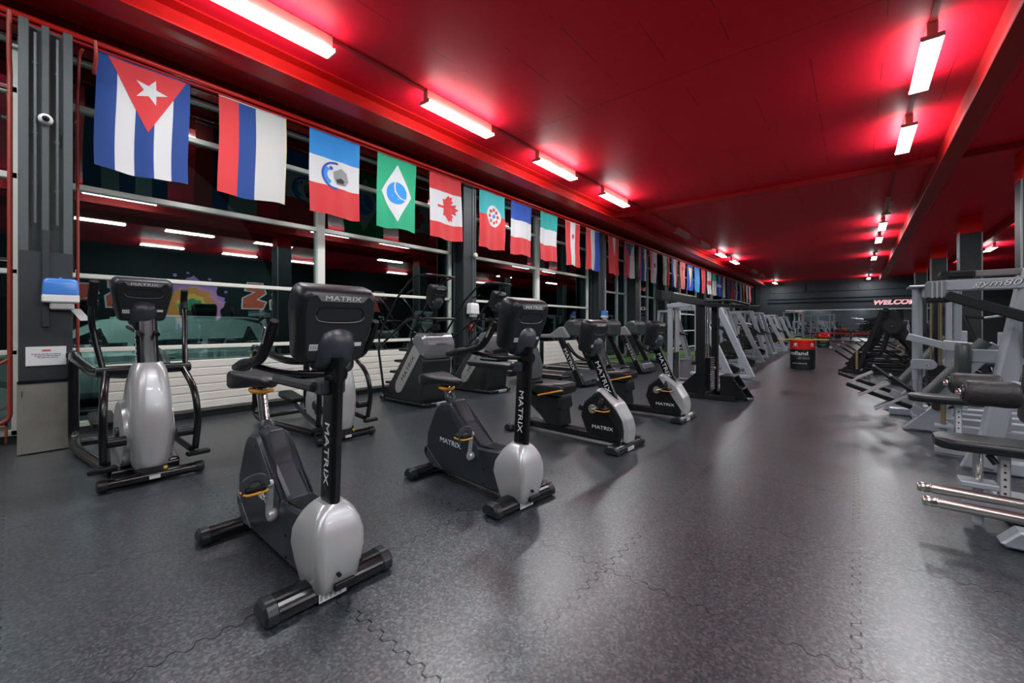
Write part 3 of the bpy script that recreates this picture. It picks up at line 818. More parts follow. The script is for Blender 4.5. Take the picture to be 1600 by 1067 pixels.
# ------------------------------------------------------------------ recumbent bike
def recumbent(label):
    r = thing('recumbent_bike', label, 'exercise bike', group='recumbent exercise bikes')
    foot_bar(r, 'front_foot', 0.02, .27, .075, .085)
    foot_bar(r, 'rear_foot', -1.38, .25, .06, .08, False)
    MB().box((-.70, 0, .085), (1.35, .13, .08), BLKG, ch=.012).build('rail', r)
    hexp = [(-.26, .575), (-.42, .45), (-.465, .29), (-.38, .10), (-.33, .07), (.02, .07), (.03, .28), (-.10, .47)]
    b = MB().prism(hexp, -.092, .092, CHAR, ch=.012, rnd=.015); body = b.build('body_shell', r)
    sv = MB(); sv.prism([(-.30, .57), (-.235, .615), (-.19, .595), (-.02, .47), (.075, .32), (.10, .22), (.085, .08), (.0, .07), (.03, .20), (.012, .30), (-.06, .40), (-.225, .548)], -.105, .105, SILV, ch=.03, rnd=.02)
    sv.build('front_cover', r)['label'] = 'silver front cover'
    for s in (-1, 1): MB().prism([(-.41, .44), (-.455, .29), (-.375, .115), (-.02, .085), (.012, .28), (-.09, .40), (-.265, .535)], s * .09, s * .0985, BLK, ch=.004).build('side_panel', body)
    text('MATRIX', .052, LETW, frame((-.19, -.0995, .20), (1, 0, 0), (0, 0, 1)), body, 'lettering', 1.35, .002)
    post(r, (-.10, 0, .45), (-.385, 0, 1.06), .115, .05, (.45, .7), .075)
    pod(r, (-.36, 0, 1.16), math.radians(12), .185, .15, .175)
    h = MB()
    for s in (-1, 1):
        h.tube([(-.36, s * .03, .92), (-.36, s * .14, .90), (-.42, s * .24, .95), (-.50, s * .265, 1.05)], .017, BLKG, 10, .06)
    hb = h.build('handlebar', r)
    for s in (-1, 1): MB().tube([(-.46, s * .256, 1.0), (-.52, s * .268, 1.08)], .022, BLK, 10).build('grip', hb)
    # seat unit
    c = MB(); c.prism([(-.72, .47), (-.70, .33), (-.745, .31), (-.72, .12), (-.90, .12), (-1.02, .22), (-1.22, .36), (-1.24, .47)], -.13, .13, CHAR, ch=.025, rnd=.03)
    c.box((-.93, 0, .475), (.45, .20, .03), mat('worn_metal', (.30, .27, .25), .3, metal=.6), ch=.005)
    c.build('seat_carriage', r)
    s_ = MB(); rings = []
    for x, hy, z0, z1 in ((-1.20, .14, .50, .56), (-1.16, .19, .49, .60), (-.98, .215, .49, .605), (-.80, .20, .49, .615), (-.70, .17, .49, .61), (-.67, .14, .51, .58)):
        rings.append([Vector((x, y, (z0 + z1) / 2 + zz)) for y, zz in rr_ring(hy, (z1 - z0) / 2, .04, 4)])
    s_.loft(rings, VINYL); s_.build('seat', r)
    bk = MB(); ring_o = []; lean = math.radians(-14)
    M_ = frame((-1.20, 0, .60), (0, 1, 0), (-math.sin(math.radians(14)), 0, math.cos(math.radians(14))))
    out = round_poly([(-.13, 0), (.13, 0), (.20, .16), (.17, .42), (.08, .50), (-.08, .50), (-.17, .42), (-.20, .16)], .06)
    for d, s in ((-.035, .9), (-.02, 1), (.02, 1), (.035, .92)):
        ring_o.append([M_ @ Vector((x * s, .25 + (y - .25) * s, d)) for x, y in out])
    bk.loft(ring_o, CHARL); bb = bk.build('backrest', r)
    sl = MB(); o2 = round_poly([(-.03, .30), (.03, .30), (.035, .40), (-.035, .40)], .02)
    sl.loft([[M_ @ Vector((x, y, .03)) for x, y in o2], [M_ @ Vector((x, y, .0365)) for x, y in o2]], BLK); sl.build('hand_slot', bb)
    for s in (-1, 1): MB().tube([(-1.1, s * .1, .48), (-1.1, s * .27, .50), (-1.0, s * .28, .62), (-.85, s * .28, .64)], .016, BLKG, 10, .06).build('side_handle', r)
    MB().tube([(-.95, -.225, .475), (-.62, -.22, .56)], .02, ORNG, 8, flat=.5).build('seat_lever', r)['label'] = 'yellow seat lever'
    for s, ang in ((-1, 15), (1, 195)):
        a = math.radians(ang); hx, hz = -.30, .385; L = .17
        ex, ez = hx + L * math.cos(a), hz + L * math.sin(a)
        k = MB(); k.cyl((hx, s * .09, hz), (hx, s * .125, hz), .05, mat('pale_bronze', (.42, .38, .32), .35, metal=.6), 18, ch=.008)
        k.bar((hx, s * .118, hz), (ex, s * .125, ez), .016, .038, SILV, up=(0, s, 0), ch=.005)
        cr = k.build('crank', r)
        p = MB(); p.box((ex, s * .19, ez - .01), (.11, .10, .03), BLK, ch=.008)
        p.tube([(ex - .01, s * .145, ez), (ex - .01, s * .16, ez + .055), (ex - .01, s * .19, ez + .07), (ex - .01, s * .22, ez + .055), (ex - .01, s * .235, ez)], .04, BLK, 8, .03, flat=.15)
        pd = p.build('pedal', cr)
        MB().tube([Vector((ex + x, s * .19 + y, ez - .026)) for x, y in rr_ring(.062, .055, .025, 3)], .006, ORNG, 6, closed=True).build('pedal_rim', pd)['label'] = 'yellow pedal rim'
    return r
r1 = recumbent('nearer reclined exercise bike with yellow seat lever, behind the second upright bike')
r2 = copy_tree(r1)
place(r1, (-1.86, 4.06, 0), math.radians(-3))
place(r2, (-1.82, 5.80, 0), math.radians(0), 'farther reclined exercise bike, beside the black cable machine')

# ------------------------------------------------------------------ ascent elliptical
def elliptical(label):
    r = thing('elliptical_trainer', label, 'elliptical trainer', group='elliptical trainers')
    f = MB().cyl((0, -.29, .05), (0, .29, .05), .042, BLKG, 18)
    ff = f.build('front_foot', r)
    for s in (-1, 1): MB().cyl((0, s * .27, .05), (0, s * .335, .05), .048, CHAR, 18, ch=.008).build('end_cap', ff)
    MB().box((.0425, -.0, .05), (.003, .07, .028), LABELM).build('sticker', ff)['label'] = 'white printed sticker'
    b = MB(); rings = []
    for z_, x0, x1, hy in ((.10, -.42, -.02, .10), (.16, -.47, .00, .118), (.30, -.55, .02, .130), (.48, -.56, .02, .138), (.64, -.50, -.01, .135), (.78, -.43, -.05, .129), (.90, -.37, -.08, .116), (.965, -.32, -.12, .095)):
        rings.append(cap_ring((x0 + x1) / 2, 0, z_, (x1 - x0) / 2, hy, .09, 6))
    b.loft(rings, SILV); bd = b.build('body_shell', r); bd['label'] = 'silver teardrop housing'
    MB().box((-.16, 0, .085), (.38, .20, .07), CHAR, ch=.02).build('base_block', bd)
    MB().box((.015, .07, .10), (.03, .025, .03), mat('yellow_tag', (.8, .6, .02), .5), ch=.003).build('warning_tag', bd)
    for s in (-1, 1):
        d = MB(); d.cyl((-.40, s * .09, .36), (-.40, s * .165, .36), .285, SILV, 40, ch=.02)
        d.cyl((-.40, s * .16, .36), (-.40, s * .185, .36), .055, CHAR, 20, ch=.006)
        d.build('crank_disc', r)
    m = MB(); ol = rr_ring(.05, .075, .045, 5)
    p, q = Vector((-.20, 0, .82)), Vector((-.34, 0, 1.42)); dd = (q - p).normalized(); sd = Vector((dd.z, 0, -dd.x))
    m.loft([[a + sd * x + Vector((0, y, 0)) for x, y in ol] for a in (p, q)], BLKG); mm = m.build('mast', r)
    text('MATRIX', .06, LETW, frame((-.24, -.078, 1.10), -dd, sd), mm, 'lettering', 1.3, .001)
    pod(r, (-.33, -.02, 1.50), math.radians(14), .20, .155, .185)
    h = MB().cyl((-.30, -.31, .90), (-.30, .31, .90), .042, DKM, 16, ch=.006); h.build('pivot_tube', r)
    for s, gx, mx in ((-1, -.10, -.36), (1, -.62, -.60)):
        a = MB(); pts = fillet([(-.29, s * .27, .92), (mx * .5 - .15, s * .30, 1.10), (mx, s * .335, 1.33), (gx - .06, s * .34, 1.50)], .14, 6)
        a.tube(pts, .021, BLKG, 12); ua = a.build('swing_arm', r)
        MB().tube([(gx - .10 if s < 0 else gx - .03, s * .34, 1.44), (gx - .05, s * .34, 1.52), (gx, s * .335, 1.62)], .029, BLK, 12, .06).build('grip', ua)
        l = MB(); fx = .22 if s < 0 else .30
        l.tube([(-.29, s * .25, .90), (-.06, s * .29, .72), (-.0, s * .30, .45), (-.06, s * .29, .20)], .026, BLKG, 12, .25); l.build('link_arm', r)
        k = MB().cyl((-.06, s * .16, .36), (-.06, s * .31, .36), .04, DKM, 14)
        k.tube([(-.08, s * .27, .19), (-.50, s * .23, .24), (-1.15, s * .2, .42)], .026, DKM, 10, .1)
        k.build('pedal_arm', r)
        pe = MB(); Mx = Matrix.Translation((-1.0, s * .2, .40)) @ Matrix.Rotation(math.radians(8 if s < 0 else -6), 4, 'Y')
        pe.loft([[Mx @ Vector((x, y, z_)) for x, y in rr_ring(.20 * k_, .085 * k_, .05)] for z_, k_ in ((-.03, .9), (-.02, 1), (.02, 1), (.03, .94))], BLK)
        pe.build('pedal', r)
        MB().box((-.01, s * .30, .17), (.06, .17, .04), BLK, ch=.01).build('link_foot', r)
    for s in (-1, 1):
        t = MB(); t.tube([(-.45, s * .12, .86), (-.95, s * .26, .84), (-1.55, s * .34, .95), (-1.80, s * .33, .985), (-1.80, s * .33, .10), (-1.55, s * .33, .05), (-.35, s * .20, .05)], .043, BLKG, 14, .16, 6)
        t.build('side_rail', r)
        MB().box((-1.81, s * .33, .97), (.10, .11, .10), CHAR, ch=.03).build('rail_joint', r)
    MB().tube([(-1.70, -.33, .07), (-1.70, .33, .07)], .035, BLKG, 12).build('cross_tube', r); MB().tube([(-.30, -.22, .05), (-.30, .22, .05)], .05, BLKG, 12).build('cross_tube', r); c = MB(); c.tube([(-.15, -.05, 1.20), (-.55, -.09, 1.27), (-.58, .0, 1.27), (-.55, .09, 1.27), (-.15, .05, 1.20)], .018, BLKG, 10, .08)
    c.build('centre_handle', r)
    return r
e1 = elliptical('nearest elliptical trainer, beside the steel column with the blue dispenser')
e2 = copy_tree(e1)
place(e1, (-4.43, .755, 0), 0)
place(e2, (-4.38, 2.40, 0), math.radians(-1), 'second elliptical trainer, partly hidden behind the nearest upright bike')

# ------------------------------------------------------------------ stair climber
def stepper(label):
    r = thing('stair_climber', label, 'stair climber', group='stair climbers')
    b = MB(); b.prism([(-.52, .04), (-.56, .16), (.20, 1.05), (.30, 1.12), (.52, .72), (.44, .04)], -.29, .29, CHAR, ch=.03, rnd=.03)
    body = b.build('body_shell', r)
    hd = MB(); hd.prism([(.18, 1.02), (.25, 1.125), (.36, 1.16), (.50, 1.14), (.585, 1.03), (.60, .82), (.54, .74), (.42, .78)], -.315, .315, SPEAK, ch=.05, rnd=.06)
    hd.build('hood', r)['label'] = 'glossy grey top hood'
    for s in (-1, 1):
        p = MB().prism([(.38, .99), (.44, .93), (.44, .84), (-.08, .18), (-.19, .16), (-.23, .22), (-.22, .33), (.26, .97)], s * .285, s * .305, GREYP, ch=.006, rnd=.05)
        p.build('side_panel', body)['label'] = 'pale grey side panel'
    dv = Vector((.52, 0, .66)).normalized()
    text('MATRIX', .095, INK, frame((.12, -.3065, .585), dv, Vector((-dv.z, 0, dv.x))), body, 'lettering', 1.5, .001)
    text('MATRIX', .045, INK, frame((.5995, 0, .98), (0, 1, 0), (-.08, 0, 1)), body, 'lettering', 1.5, .002)
    st = MB()
    for i in range(4): st.box((-.48 + i * .13, 0, .30 + i * .19), (.24, .50, .04), BLK, ch=.01)
    st.build('step', r)
    f = MB(); f.tube([(-.62, -.30, .04), (.50, -.30, .04), (.56, -.22, .04), (.56, .22, .04), (.50, .30, .04), (-.62, .30, .04)], .03, BLKG, 10, .06)
    f.box((.57, 0, .04), (.06, .22, .05), SILV2, ch=.008); f.box((-.6, 0, .05), (.10, .66, .08), BLKG, ch=.015)
    f.build('base_frame', r)
    m = MB().tube([(.42, 0, 1.12), (.42, 0, 1.62)], .035, BLKG, 12); m.box((.42, 0, 1.38), (.07, .62, .03), BLKG, ch=.01); m.box((.47, .0, 1.25), (.10, .08, .10), BLK, ch=.01)
    m.build('mast', r)
    pod(r, (.46, 0, 1.76), math.radians(22), .16, .13, .165)
    for s in (-1, 1):
        t = MB(); t.tube([(-.50, s * .32, .05), (-.66, s * .335, .86), (-.60, s * .335, .93), (.10, s * .335, 1.34), (.26, s * .335, 1.385), (.52, s * .335, 1.385), (.52, s * .02, 1.385)], .020, BLKG, 10, .10)
        t.build('handrail', r)
        u = MB(); u.tube([(-.62, s * .335, .92), (-.66, s * .335, 1.10), (-.10, s * .335, 1.75), (.28, s * .335, 2.02), (.40, s * .32, 2.05), (.56, s * .28, 2.06)], .018, BLKG, 10, .14)
        u.tube([(.30, s * .33, 1.84), (.10, s * .30, 1.80)], .014, BLK, 8)
        u.build('upper_rail', r)
    x = MB().tube([(.56, -.29, 2.06), (.60, -.2, 2.06), (.60, .2, 2.06), (.56, .29, 2.06)], .02, BLKG, 10, .05); x.tube([(.60, 0, 2.06), (.52, 0, 1.88)], .016, BLKG, 8)
    x.build('cross_bar', r)
    MB().tube([(.52, -.335, 1.385), (.52, .335, 1.385)], .018, BLKG, 8).build('grab_bar', r)
    return r
s1 = stepper('nearer stair climber with tall black hoop rails, right of the middle window post')
s2 = copy_tree(s1)
place(s1, (-5.66, 4.38, 0), 0)
place(s2, (-5.74, 5.95, 0), 0, 'farther stair climber, partly hidden behind the second upright bike')

# ------------------------------------------------------------------ treadmill
def treadmill(label):
    r = thing('treadmill', label, 'treadmill', group='treadmills')
    d = MB(); d.box((-1.18, 0, .15), (1.85, .70, .09), CHAR, ch=.02); d.box((-1.2, 0, .20), (1.8, .50, .02), BLK, ch=.004)
    d.box((-2.05, 0, .13), (.12, .74, .12), CHAR, ch=.03); dk = d.build('deck', r)
    for s in (-1, 1): MB().box((-1.2, s * .33, .205), (1.75, .06, .02), mat('pale_edge_strip', (.42, .38, .35), .4), ch=.005).build('side_strip', dk)
    h = MB(); h.prism([(.0, .03), (.02, .14), (-.06, .26), (-.20, .31), (-.56, .29), (-.62, .20), (-.62, .03)], -.36, .36, CHARL, ch=.04, rnd=.04)
    h.box((.0, -.05, .13), (.06, .16, .05), BLK, ch=.01); h.build('motor_hood', r)
    for s in (-1, 1):
        u = MB(); u.bar((-.08, s * .375, .03), (-.62, s * .375, 1.06), .06, .15, DKM, up=(1, 0, .5), ch=.02); uu = u.build('upright', r)
        if s < 0:
            dv = Vector((.54, 0, -1.03)).normalized()
            text('MATRIX', .105, LETW, frame((-.36, -.4065, .565), dv, Vector((-dv.z, 0, dv.x))), uu, 'lettering', 1.35, .001)
        a = MB(); a.prism([(-1.28, 1.005), (-1.28, 1.075), (-.85, 1.09), (-.62, 1.24), (-.52, 1.25), (-.36, 1.03), (-.40, 1.0)], s * .33, s * .41, mat('grey_moulding', (.20, .21, .21), .35), ch=.02, rnd=.03)
        a.build('handrail', r)
    c = MB(); c.prism([(-.62, 1.02), (-.64, 1.15), (-.50, 1.36), (-.42, 1.40), (-.28, 1.385), (-.24, 1.30), (-.26, 1.04)], -.335, .335, mat('green_grey_back', (.045, .055, .055), .35), ch=.04, rnd=.04)
    cc = c.build('console', r)
    MB().box((-.35, 0, 1.405), (.12, .30, .012), SPEAK, ch=.004).build('badge', cc)
    x = MB().box((-.72, 0, 1.02), (.08, .74, .06), DKM, ch=.02); x.build('crossbar', r)
    return r
t1 = treadmill('nearest treadmill, seen between the two reclined bikes')
for i, (yy, lab) in enumerate(((7.85, None), (9.38, 'middle treadmill, mostly hidden behind the nearest treadmill'), (10.92, 'farthest treadmill, next to the glass doors'))):
    o = t1 if i == 0 else copy_tree(t1)
    place(o, (-4.25, yy, 0), 0, lab)
# ------------------------------------------------------------------ flags
FC = dict(red=(.62, .03, .035), crim=(.45, .02, .04), blue=(.004, .045, .23), dblue=(.012, .03, .16), sky=(.02, .25, .66), roy=(.012, .07, .42), white=(.62, .62, .63), off=(.52, .52, .50),
          green=(.01, .36, .18), teal=(.01, .38, .36), turq=(.04, .40, .42), yell=(.85, .62, .05), grey=(.25, .26, .27), black=(.02, .02, .02), pale=(.75, .18, .16), navy=(.01, .02, .10), lime=(.04, .5, .2))
def fm(c):
    n = 'flag_' + c
    if n in MATS: return MATS[n]
    m = mat(n, FC[c], 0.75, bump=.05, bscale=300)
    nt = m.node_tree; b = nt.nodes['Principled BSDF']; b.inputs['Sheen Weight'].default_value = .2
    return m
def star(cx, cy, r, k=5, inner=.4, rot=PI / 2, asp=1.0):
    return [(cx + asp * r * (1 if i % 2 == 0 else inner) * math.cos(rot + PI * i / k), cy + r * (1 if i % 2 == 0 else inner) * math.sin(rot + PI * i / k)) for i in range(2 * k)]
def disc(cx, cy, r, n=28, asp=1.0): return [(cx + r * asp * math.cos(2 * PI * i / n), cy + r * math.sin(2 * PI * i / n)) for i in range(n)]
def ringseg(cx, cy, r0, r1, a0, a1, n=14, asp=1.0):
    o = [(cx + r1 * asp * math.cos(a0 + (a1 - a0) * i / n), cy + r1 * math.sin(a0 + (a1 - a0) * i / n)) for i in range(n + 1)]
    return o + [(cx + r0 * asp * math.cos(a1 + (a0 - a1) * i / n), cy + r0 * math.sin(a1 + (a0 - a1) * i / n)) for i in range(n + 1)]
FW, FH = .86, 1.30
def flag(yc, stripes, emblems, label, seed, amp=.02, pinch=0.0, w=FW):
    """stripes: ('v'|'h', [(fraction, colour)...]); emblems: [(polygon in metres, u right, v down, colour)]"""
    R = random.Random(seed)
    p1, p2, p3 = R.uniform(0, 6), R.uniform(0, 6), R.uniform(0, 6); sk = R.uniform(-.03, .03)
    def warp(u, v, d):
        f = .25 + .75 * v / FH
        x = amp * f * (math.sin(u * 11 + p1 + v * .8) + .6 * math.sin(u * 21 + p2 - v) + .35 * math.sin(v * 6 + p3)) + d
        y = (u - w / 2) * (1 - pinch * (v / FH) * (1 - .35 * math.sin(v * 3 + p1))) + sk * v * .5 + .008 * math.sin(v * 4 + p1)
        z = -v - .018 * math.sin(u * 7 + p2) * v / FH
        return (x, y, z)
    b = MB()
    pos = 0.0
    for fr, c in stripes[1]:
        L = (w if stripes[0] == 'v' else FH)
        a0, a1 = pos * L, (pos + fr) * L; pos += fr
        u0, u1, v0, v1 = (a0, a1, 0, FH) if stripes[0] == 'v' else (0, w, a0, a1)
        nu, nv = max(2, int((u1 - u0) / .033)), max(2, int((v1 - v0) / .045))
        vs = [warp(u0 + (u1 - u0) * i / nu, v0 + (v1 - v0) * j / nv, 0) for j in range(nv + 1) for i in range(nu + 1)]
        fs = [(j * (nu + 1) + i, j * (nu + 1) + i + 1, (j + 1) * (nu + 1) + i + 1, (j + 1) * (nu + 1) + i) for j in range(nv) for i in range(nu)]
        b.add(vs, fs, fm(c), True)
    for k, (poly, c) in enumerate(emblems):
        tris = geometry.tessellate_polygon([[Vector((x, y, 0)) for x, y in poly]])
        T = [[Vector(poly[i]) for i in t] for t in tris]
        for it in range(4):
            N = []
            for a, q, e in T:
                if max((a - q).length, (q - e).length, (e - a).length) < .05: N.append([a, q, e]); continue
                ab, bc, ca = (a + q) / 2, (q + e) / 2, (e + a) / 2
                N += [[a, ab, ca], [ab, q, bc], [ca, bc, e], [ab, bc, ca]]
            T = N
        for s in (1, -1):
            d = s * (.005 + .0022 * k)
            vs = [warp(p.x, p.y, d) for t in T for p in t]
            b.add(vs, [(3 * i, 3 * i + 1, 3 * i + 2) for i in range(len(T))], fm(c), True)
    # sleeve hem at the top
    b.tube([warp(w * i / 12, .0, 0) for i in range(13)], .010, fm(stripes[1][0][1] if stripes[0] == 'h' else stripes[1][len(stripes[1]) // 2][1]), 6)
    o = b.build('flag'); 
    me = o.data
    bb = bmesh.new(); bb.from_mesh(me); bmesh.ops.remove_doubles(bb, verts=bb.verts, dist=.0004); bmesh.ops.recalc_face_normals(bb, faces=bb.faces); bb.to_mesh(me); bb.free()
    o.location = (-6.6, yc, 4.372)
    tag(o, label, 'flag', 'flags hanging from the red pipe')
    return o
W3 = lambda a, b_, c: ('h', [(1 / 3, a), (1 / 3, b_), (1 / 3, c)])
V3 = lambda a, b_, c: ('v', [(1 / 3, a), (1 / 3, b_), (1 / 3, c)])
h = FW / 2
flag(1.05, ('v', [(.2, 'blue'), (.2, 'white'), (.2, 'blue'), (.2, 'white'), (.2, 'blue')]), [([(.09, .0), (.82, .0), (.46, .76)], 'red'), (star(.47, .26, .16, rot=-PI / 2 + .3), 'white')], 'flag of blue and white stripes with a white star on a red triangle', 1)
flag(2.23, ('v', [(.27, 'red'), (.25, 'blue'), (.475, 'off'), (.005, 'yell')]), [], 'flag of red, blue and wide plain white upright stripes', 2, .012)
flag(3.42, ('h', [(.30, 'sky'), (.34, 'white'), (.36, 'red')]), [(ringseg(.43, .64, .19, .225, 1.4, 4.9, 18), 'roy'), (ringseg(.40, .64, .10, .16, 1.9, 4.0), 'sky'), ([(.40, .58), (.52, .50), (.62, .55), (.66, .68), (.60, .76), (.46, .77), (.42, .68)], 'grey'), ([(.44, .70), (.52, .66), (.58, .70), (.55, .75), (.46, .75)], 'black'), (disc(.36, .53, .03), 'roy')], 'flag of blue, white and red bands with a round blue and grey emblem', 3)
flag(4.62, ('v', [(1.0, 'green')]), [([(.43, .10), (.76, .65), (.43, 1.18), (.10, .65)], 'white'), (disc(.43, .64, .21, 32), 'sky'), (ringseg(.60, .52, .21, .235, 1.5, 3.9, 18), 'white'), (star(.38, .62, .02), 'white'), (star(.33, .70, .015), 'white'), (star(.45, .75, .015), 'white'), (star(.36, .52, .015), 'white')], 'green flag with a white diamond and a blue disc', 4)
LEAF = [(0, .5), (.06, .38), (.15, .43), (.12, .22), (.22, .32), (.25, .25), (.36, .27), (.32, .16), (.38, .12), (.22, -.03), (.24, -.1), (.03, -.08), (.035, -.3), (-.035, -.3), (-.03, -.08), (-.24, -.1), (-.22, -.03), (-.38, .12), (-.32, .16), (-.36, .27), (-.25, .25), (-.22, .32), (-.12, .22), (-.15, .43), (-.06, .38)]
flag(5.82, ('h', [(.25, 'red'), (.5, 'white'), (.25, 'red')]), [([(.40 + y * .72, .64 + x * .72) for x, y in LEAF], 'red')], 'red and white banded flag with a red maple leaf lying sideways', 5)
em = [(disc(.46, .52, .25, 30, 1.0), 'white')] + [(disc(.46 + .15 * math.cos(a), .52 + .15 * math.sin(a), .04, 10), 'red') for a in [PI / 4 * i for i in range(8)]] + [(disc(.46, .52, .045, 12), 'sky')]
flag(7.27, ('h', [(.40, 'turq'), (.60, 'red')]), em, 'flag with turquoise top, red bottom and a round white emblem', 6, .03)
flag(8.36, W3('roy', 'white', 'red'), [], 'flag of blue, white and red level bands without emblem', 7, .025)
flag(9.60, W3('teal', 'white', 'red'), [], 'flag of teal, white and red level bands', 8, .03)
flag(10.85, V3('red', 'white', 'red'), [(disc(.43, .42, .05, 14), 'crim'), (star(.43, .42, .10, 6, .5), 'crim')], 'red, white and red upright striped flag with a small crest', 9, .03, .12)
flag(12.1, V3('red', 'white', 'roy'), [], 'red, white and blue upright striped flag, no emblem', 10, .03)
flag(13.6, ('v', [(1, 'red')]), [([(.34, 0), (.56, 0), (.46, .66)], 'white')], 'red flag with a narrow white wedge from its top', 11, .03, .18)
flag(14.95, ('v', [(.5, 'crim'), (.5, 'white')]), [([(.05, 0), (.82, 0), (.43, .5)], 'dblue')], 'flag half red half white with a dark blue triangle on top', 12, .03)
flag(16.2, V3('crim', 'blue', 'white'), [(disc(.55, .35, .12), 'crim'), (disc(.55, .35, .07), 'white')], 'dark red, blue and white upright flag with a small shield', 13, .04, .1)
flag(17.35, ('v', [(.4, 'red'), (.6, 'white')]), [(disc(.55, .55, .11), 'crim')], 'flag of red and wide white stripes with a crest, before the second glass door', 14, .04, .1)
flag(18.9, V3('off', 'off', 'red'), [(disc(.43, .5, .12), 'green'), ([(.5, .1), (.8, .2), (.8, .5)], 'red')], 'off white flag with red right edge and a green crest', 15, .05, .2)
flag(20.0, V3('roy', 'white', 'red'), [], 'blue, white and red upright striped flag in the far row', 16, .04, .1)
flag(21.2, ('v', [(1, 'pale')]), [(disc(.43, .3, .1), 'red')], 'faded plain red flag in the far row', 18, .04, .1)
flag(22.4, ('v', [(1, 'roy')]), [([(.15, .12), (.75, .12), (.60, 1.1), (.35, 1.1)], 'yell'), ([(.2, .2), (.45, .2), (.3, .9)], 'white')], 'blue flag with a tall yellow and white wedge', 19, .04, .1)
flag(23.6, ('v', [(1, 'sky')]), [(star(.3 + .12 * i, .4 + .13 * i, .06), 'white') for i in range(4)], 'bright blue flag with a slanting row of white stars', 20, .04, .1)
flag(24.8, ('v', [(1, 'red')]), [(star(.43, .6, .16, 4, .3), 'crim')], 'plain red flag between the starred blue flag and the white cross flag', 21, .04, .1)
flag(26.0, ('v', [(1, 'white')]), [([(.34, 0), (.52, 0), (.52, 1.29), (.34, 1.29)], 'red'), ([(.01, .52), (.85, .52), (.85, .76), (.01, .76)], 'red')], 'white flag with a broad red cross', 22, .04, .1)
flag(27.2, ('h', [(.34, 'green'), (.66, 'white')]), [], 'flag with green top and white bottom', 23, .04, .1)
flag(28.4, ('v', [(1, 'roy')]), [([(.36, 0), (.5, 0), (.5, 1.29), (.36, 1.29)], 'white'), ([(.01, .56), (.85, .56), (.85, .72), (.01, .72)], 'white')], 'blue flag with a white cross', 24, .04, .1)
flag(29.6, V3('teal', 'white', 'crim'), [], 'teal, white and dark red upright striped flag', 25, .04, .1)
flag(30.8, ('v', [(1, 'dblue')]), [(star(.25, .4, .07), 'white'), (star(.55, .8, .07), 'white'), (star(.6, .3, .05), 'white'), ([(.02, .02), (.4, .02), (.02, .4)], 'crim')], 'dark navy flag with small white stars', 26, .04, .1)
flag(32.0, V3('crim', 'blue', 'crim'), [], 'dark red flag with a blue middle stripe', 27, .04, .1)
flag(33.2, V3('off', 'off', 'sky'), [], 'off white flag with a light blue right stripe', 28, .04, .1)
flag(34.4, V3('dblue', 'turq', 'white'), [], 'navy, turquoise and white upright striped flag', 29, .04, .1)
flag(35.6, V3('black', 'yell', 'red'), [], 'black, yellow and red upright striped flag', 30, .04, .1)
flag(36.8, V3('crim', 'white', 'white'), [], 'white flag with one dark red stripe, second from the far end', 31, .04, .1)
flag(38.0, V3('white', 'red', 'red'), [], 'red flag with one white stripe, at the far end of the row', 32, .04, .1)

# ------------------------------------------------------------------ things on the window columns
def dispenser(loc, label, sheet=True, cols=(BLUEP, WHT)):
    r = thing('paper_dispenser', label, 'paper dispenser', loc, 0, 'paper towel dispensers')
    b = MB(); b.box((.07, 0, -.05), (.16, .26, .085), cols[1], ch=.012); b.box((.07, .01, -.125), (.10, .17, .07), cols[1], ch=.012); b.build('tray', r)
    c = MB(); c.loft([[Vector((.07 + x, y, z_)) for x, y in rr_ring(a, bb, .03)] for z_, a, bb in ((-.01, .08, .130), (.10, .08, .125), (.135, .075, .118), (.15, .06, .10))], cols[0])
    c.build('cover', r)['label'] = 'blue clear plastic cover' if cols[0] is BLUEP else 'white cover'
    MB().box((.07, .0, .158), (.02, .02, .02), cols[0], ch=.005).build('latch', r)
    if sheet:
        s = MB(); P = [(.09, .06, -.15), (.10, .14, -.155), (.105, .215, -.27), (.095, .14, -.275)]
        s.add([Vector(p) for p in P] + [Vector(p) + Vector((.002, 0, .002)) for p in P], [(0, 1, 2, 3), (7, 6, 5, 4), (0, 4, 5, 1), (1, 5, 6, 2), (2, 6, 7, 3), (3, 7, 4, 0)], WHT); s.build('paper_sheet', r)
    return r
dispenser((-6.325, .335, 1.60), 'blue and white paper towel dispenser on the nearest steel column, paper hanging out')
dispenser((-6.66, COLY(2), 1.62), 'blue and white paper towel dispenser above the treadmills')
dispenser((-6.66, COLY(1), 1.62), 'all white paper dispenser on the second steel column', False, (WHT, WHT))
sp = thing('spray_bottle', 'black spray bottle with red body held below the white dispenser', 'spray bottle', (-6.64, COLY(1), 1.14))
MB().tube([(0, 0, 0), (0, 0, .02), (0, 0, .13), (0, 0, .16), (0, 0, .19)], [.035, .04, .04, .016, .014], mat('red_bottle', (.5, .03, .03), .3), 14).build('bottle', sp)
MB().box((.015, 0, .215), (.07, .025, .05), BLK, ch=.008).box((.045, 0, .19), (.01, .01, .05), BLK).build('trigger', sp)
MB().tube([(-.02, -.06, .10), (.05, -.055, .10), (.05, .055, .10), (-.02, .06, .10)], .006, BLK, 6, .03).tube([(-.02, 0, -.006), (.04, 0, -.006)], .03, BLK, 8).build('holder', sp)
sp = thing('spray_bottle', 'small white spray bottle standing on the radiator behind the nearest elliptical', 'spray bottle', (-6.98, 1.18, .805))
MB().tube([(0, 0, 0), (0, 0, .02), (0, 0, .10), (0, 0, .13), (0, 0, .15)], [.032, .036, .036, .016, .013], WHT, 14).build('bottle', sp)
MB().box((.012, 0, .17), (.06, .022, .04), BLK, ch=.006).build('trigger', sp)
cm = thing('security_camera', 'white dome camera on the nearest steel column', 'camera', (-6.315, C0 - .005, 3.36))
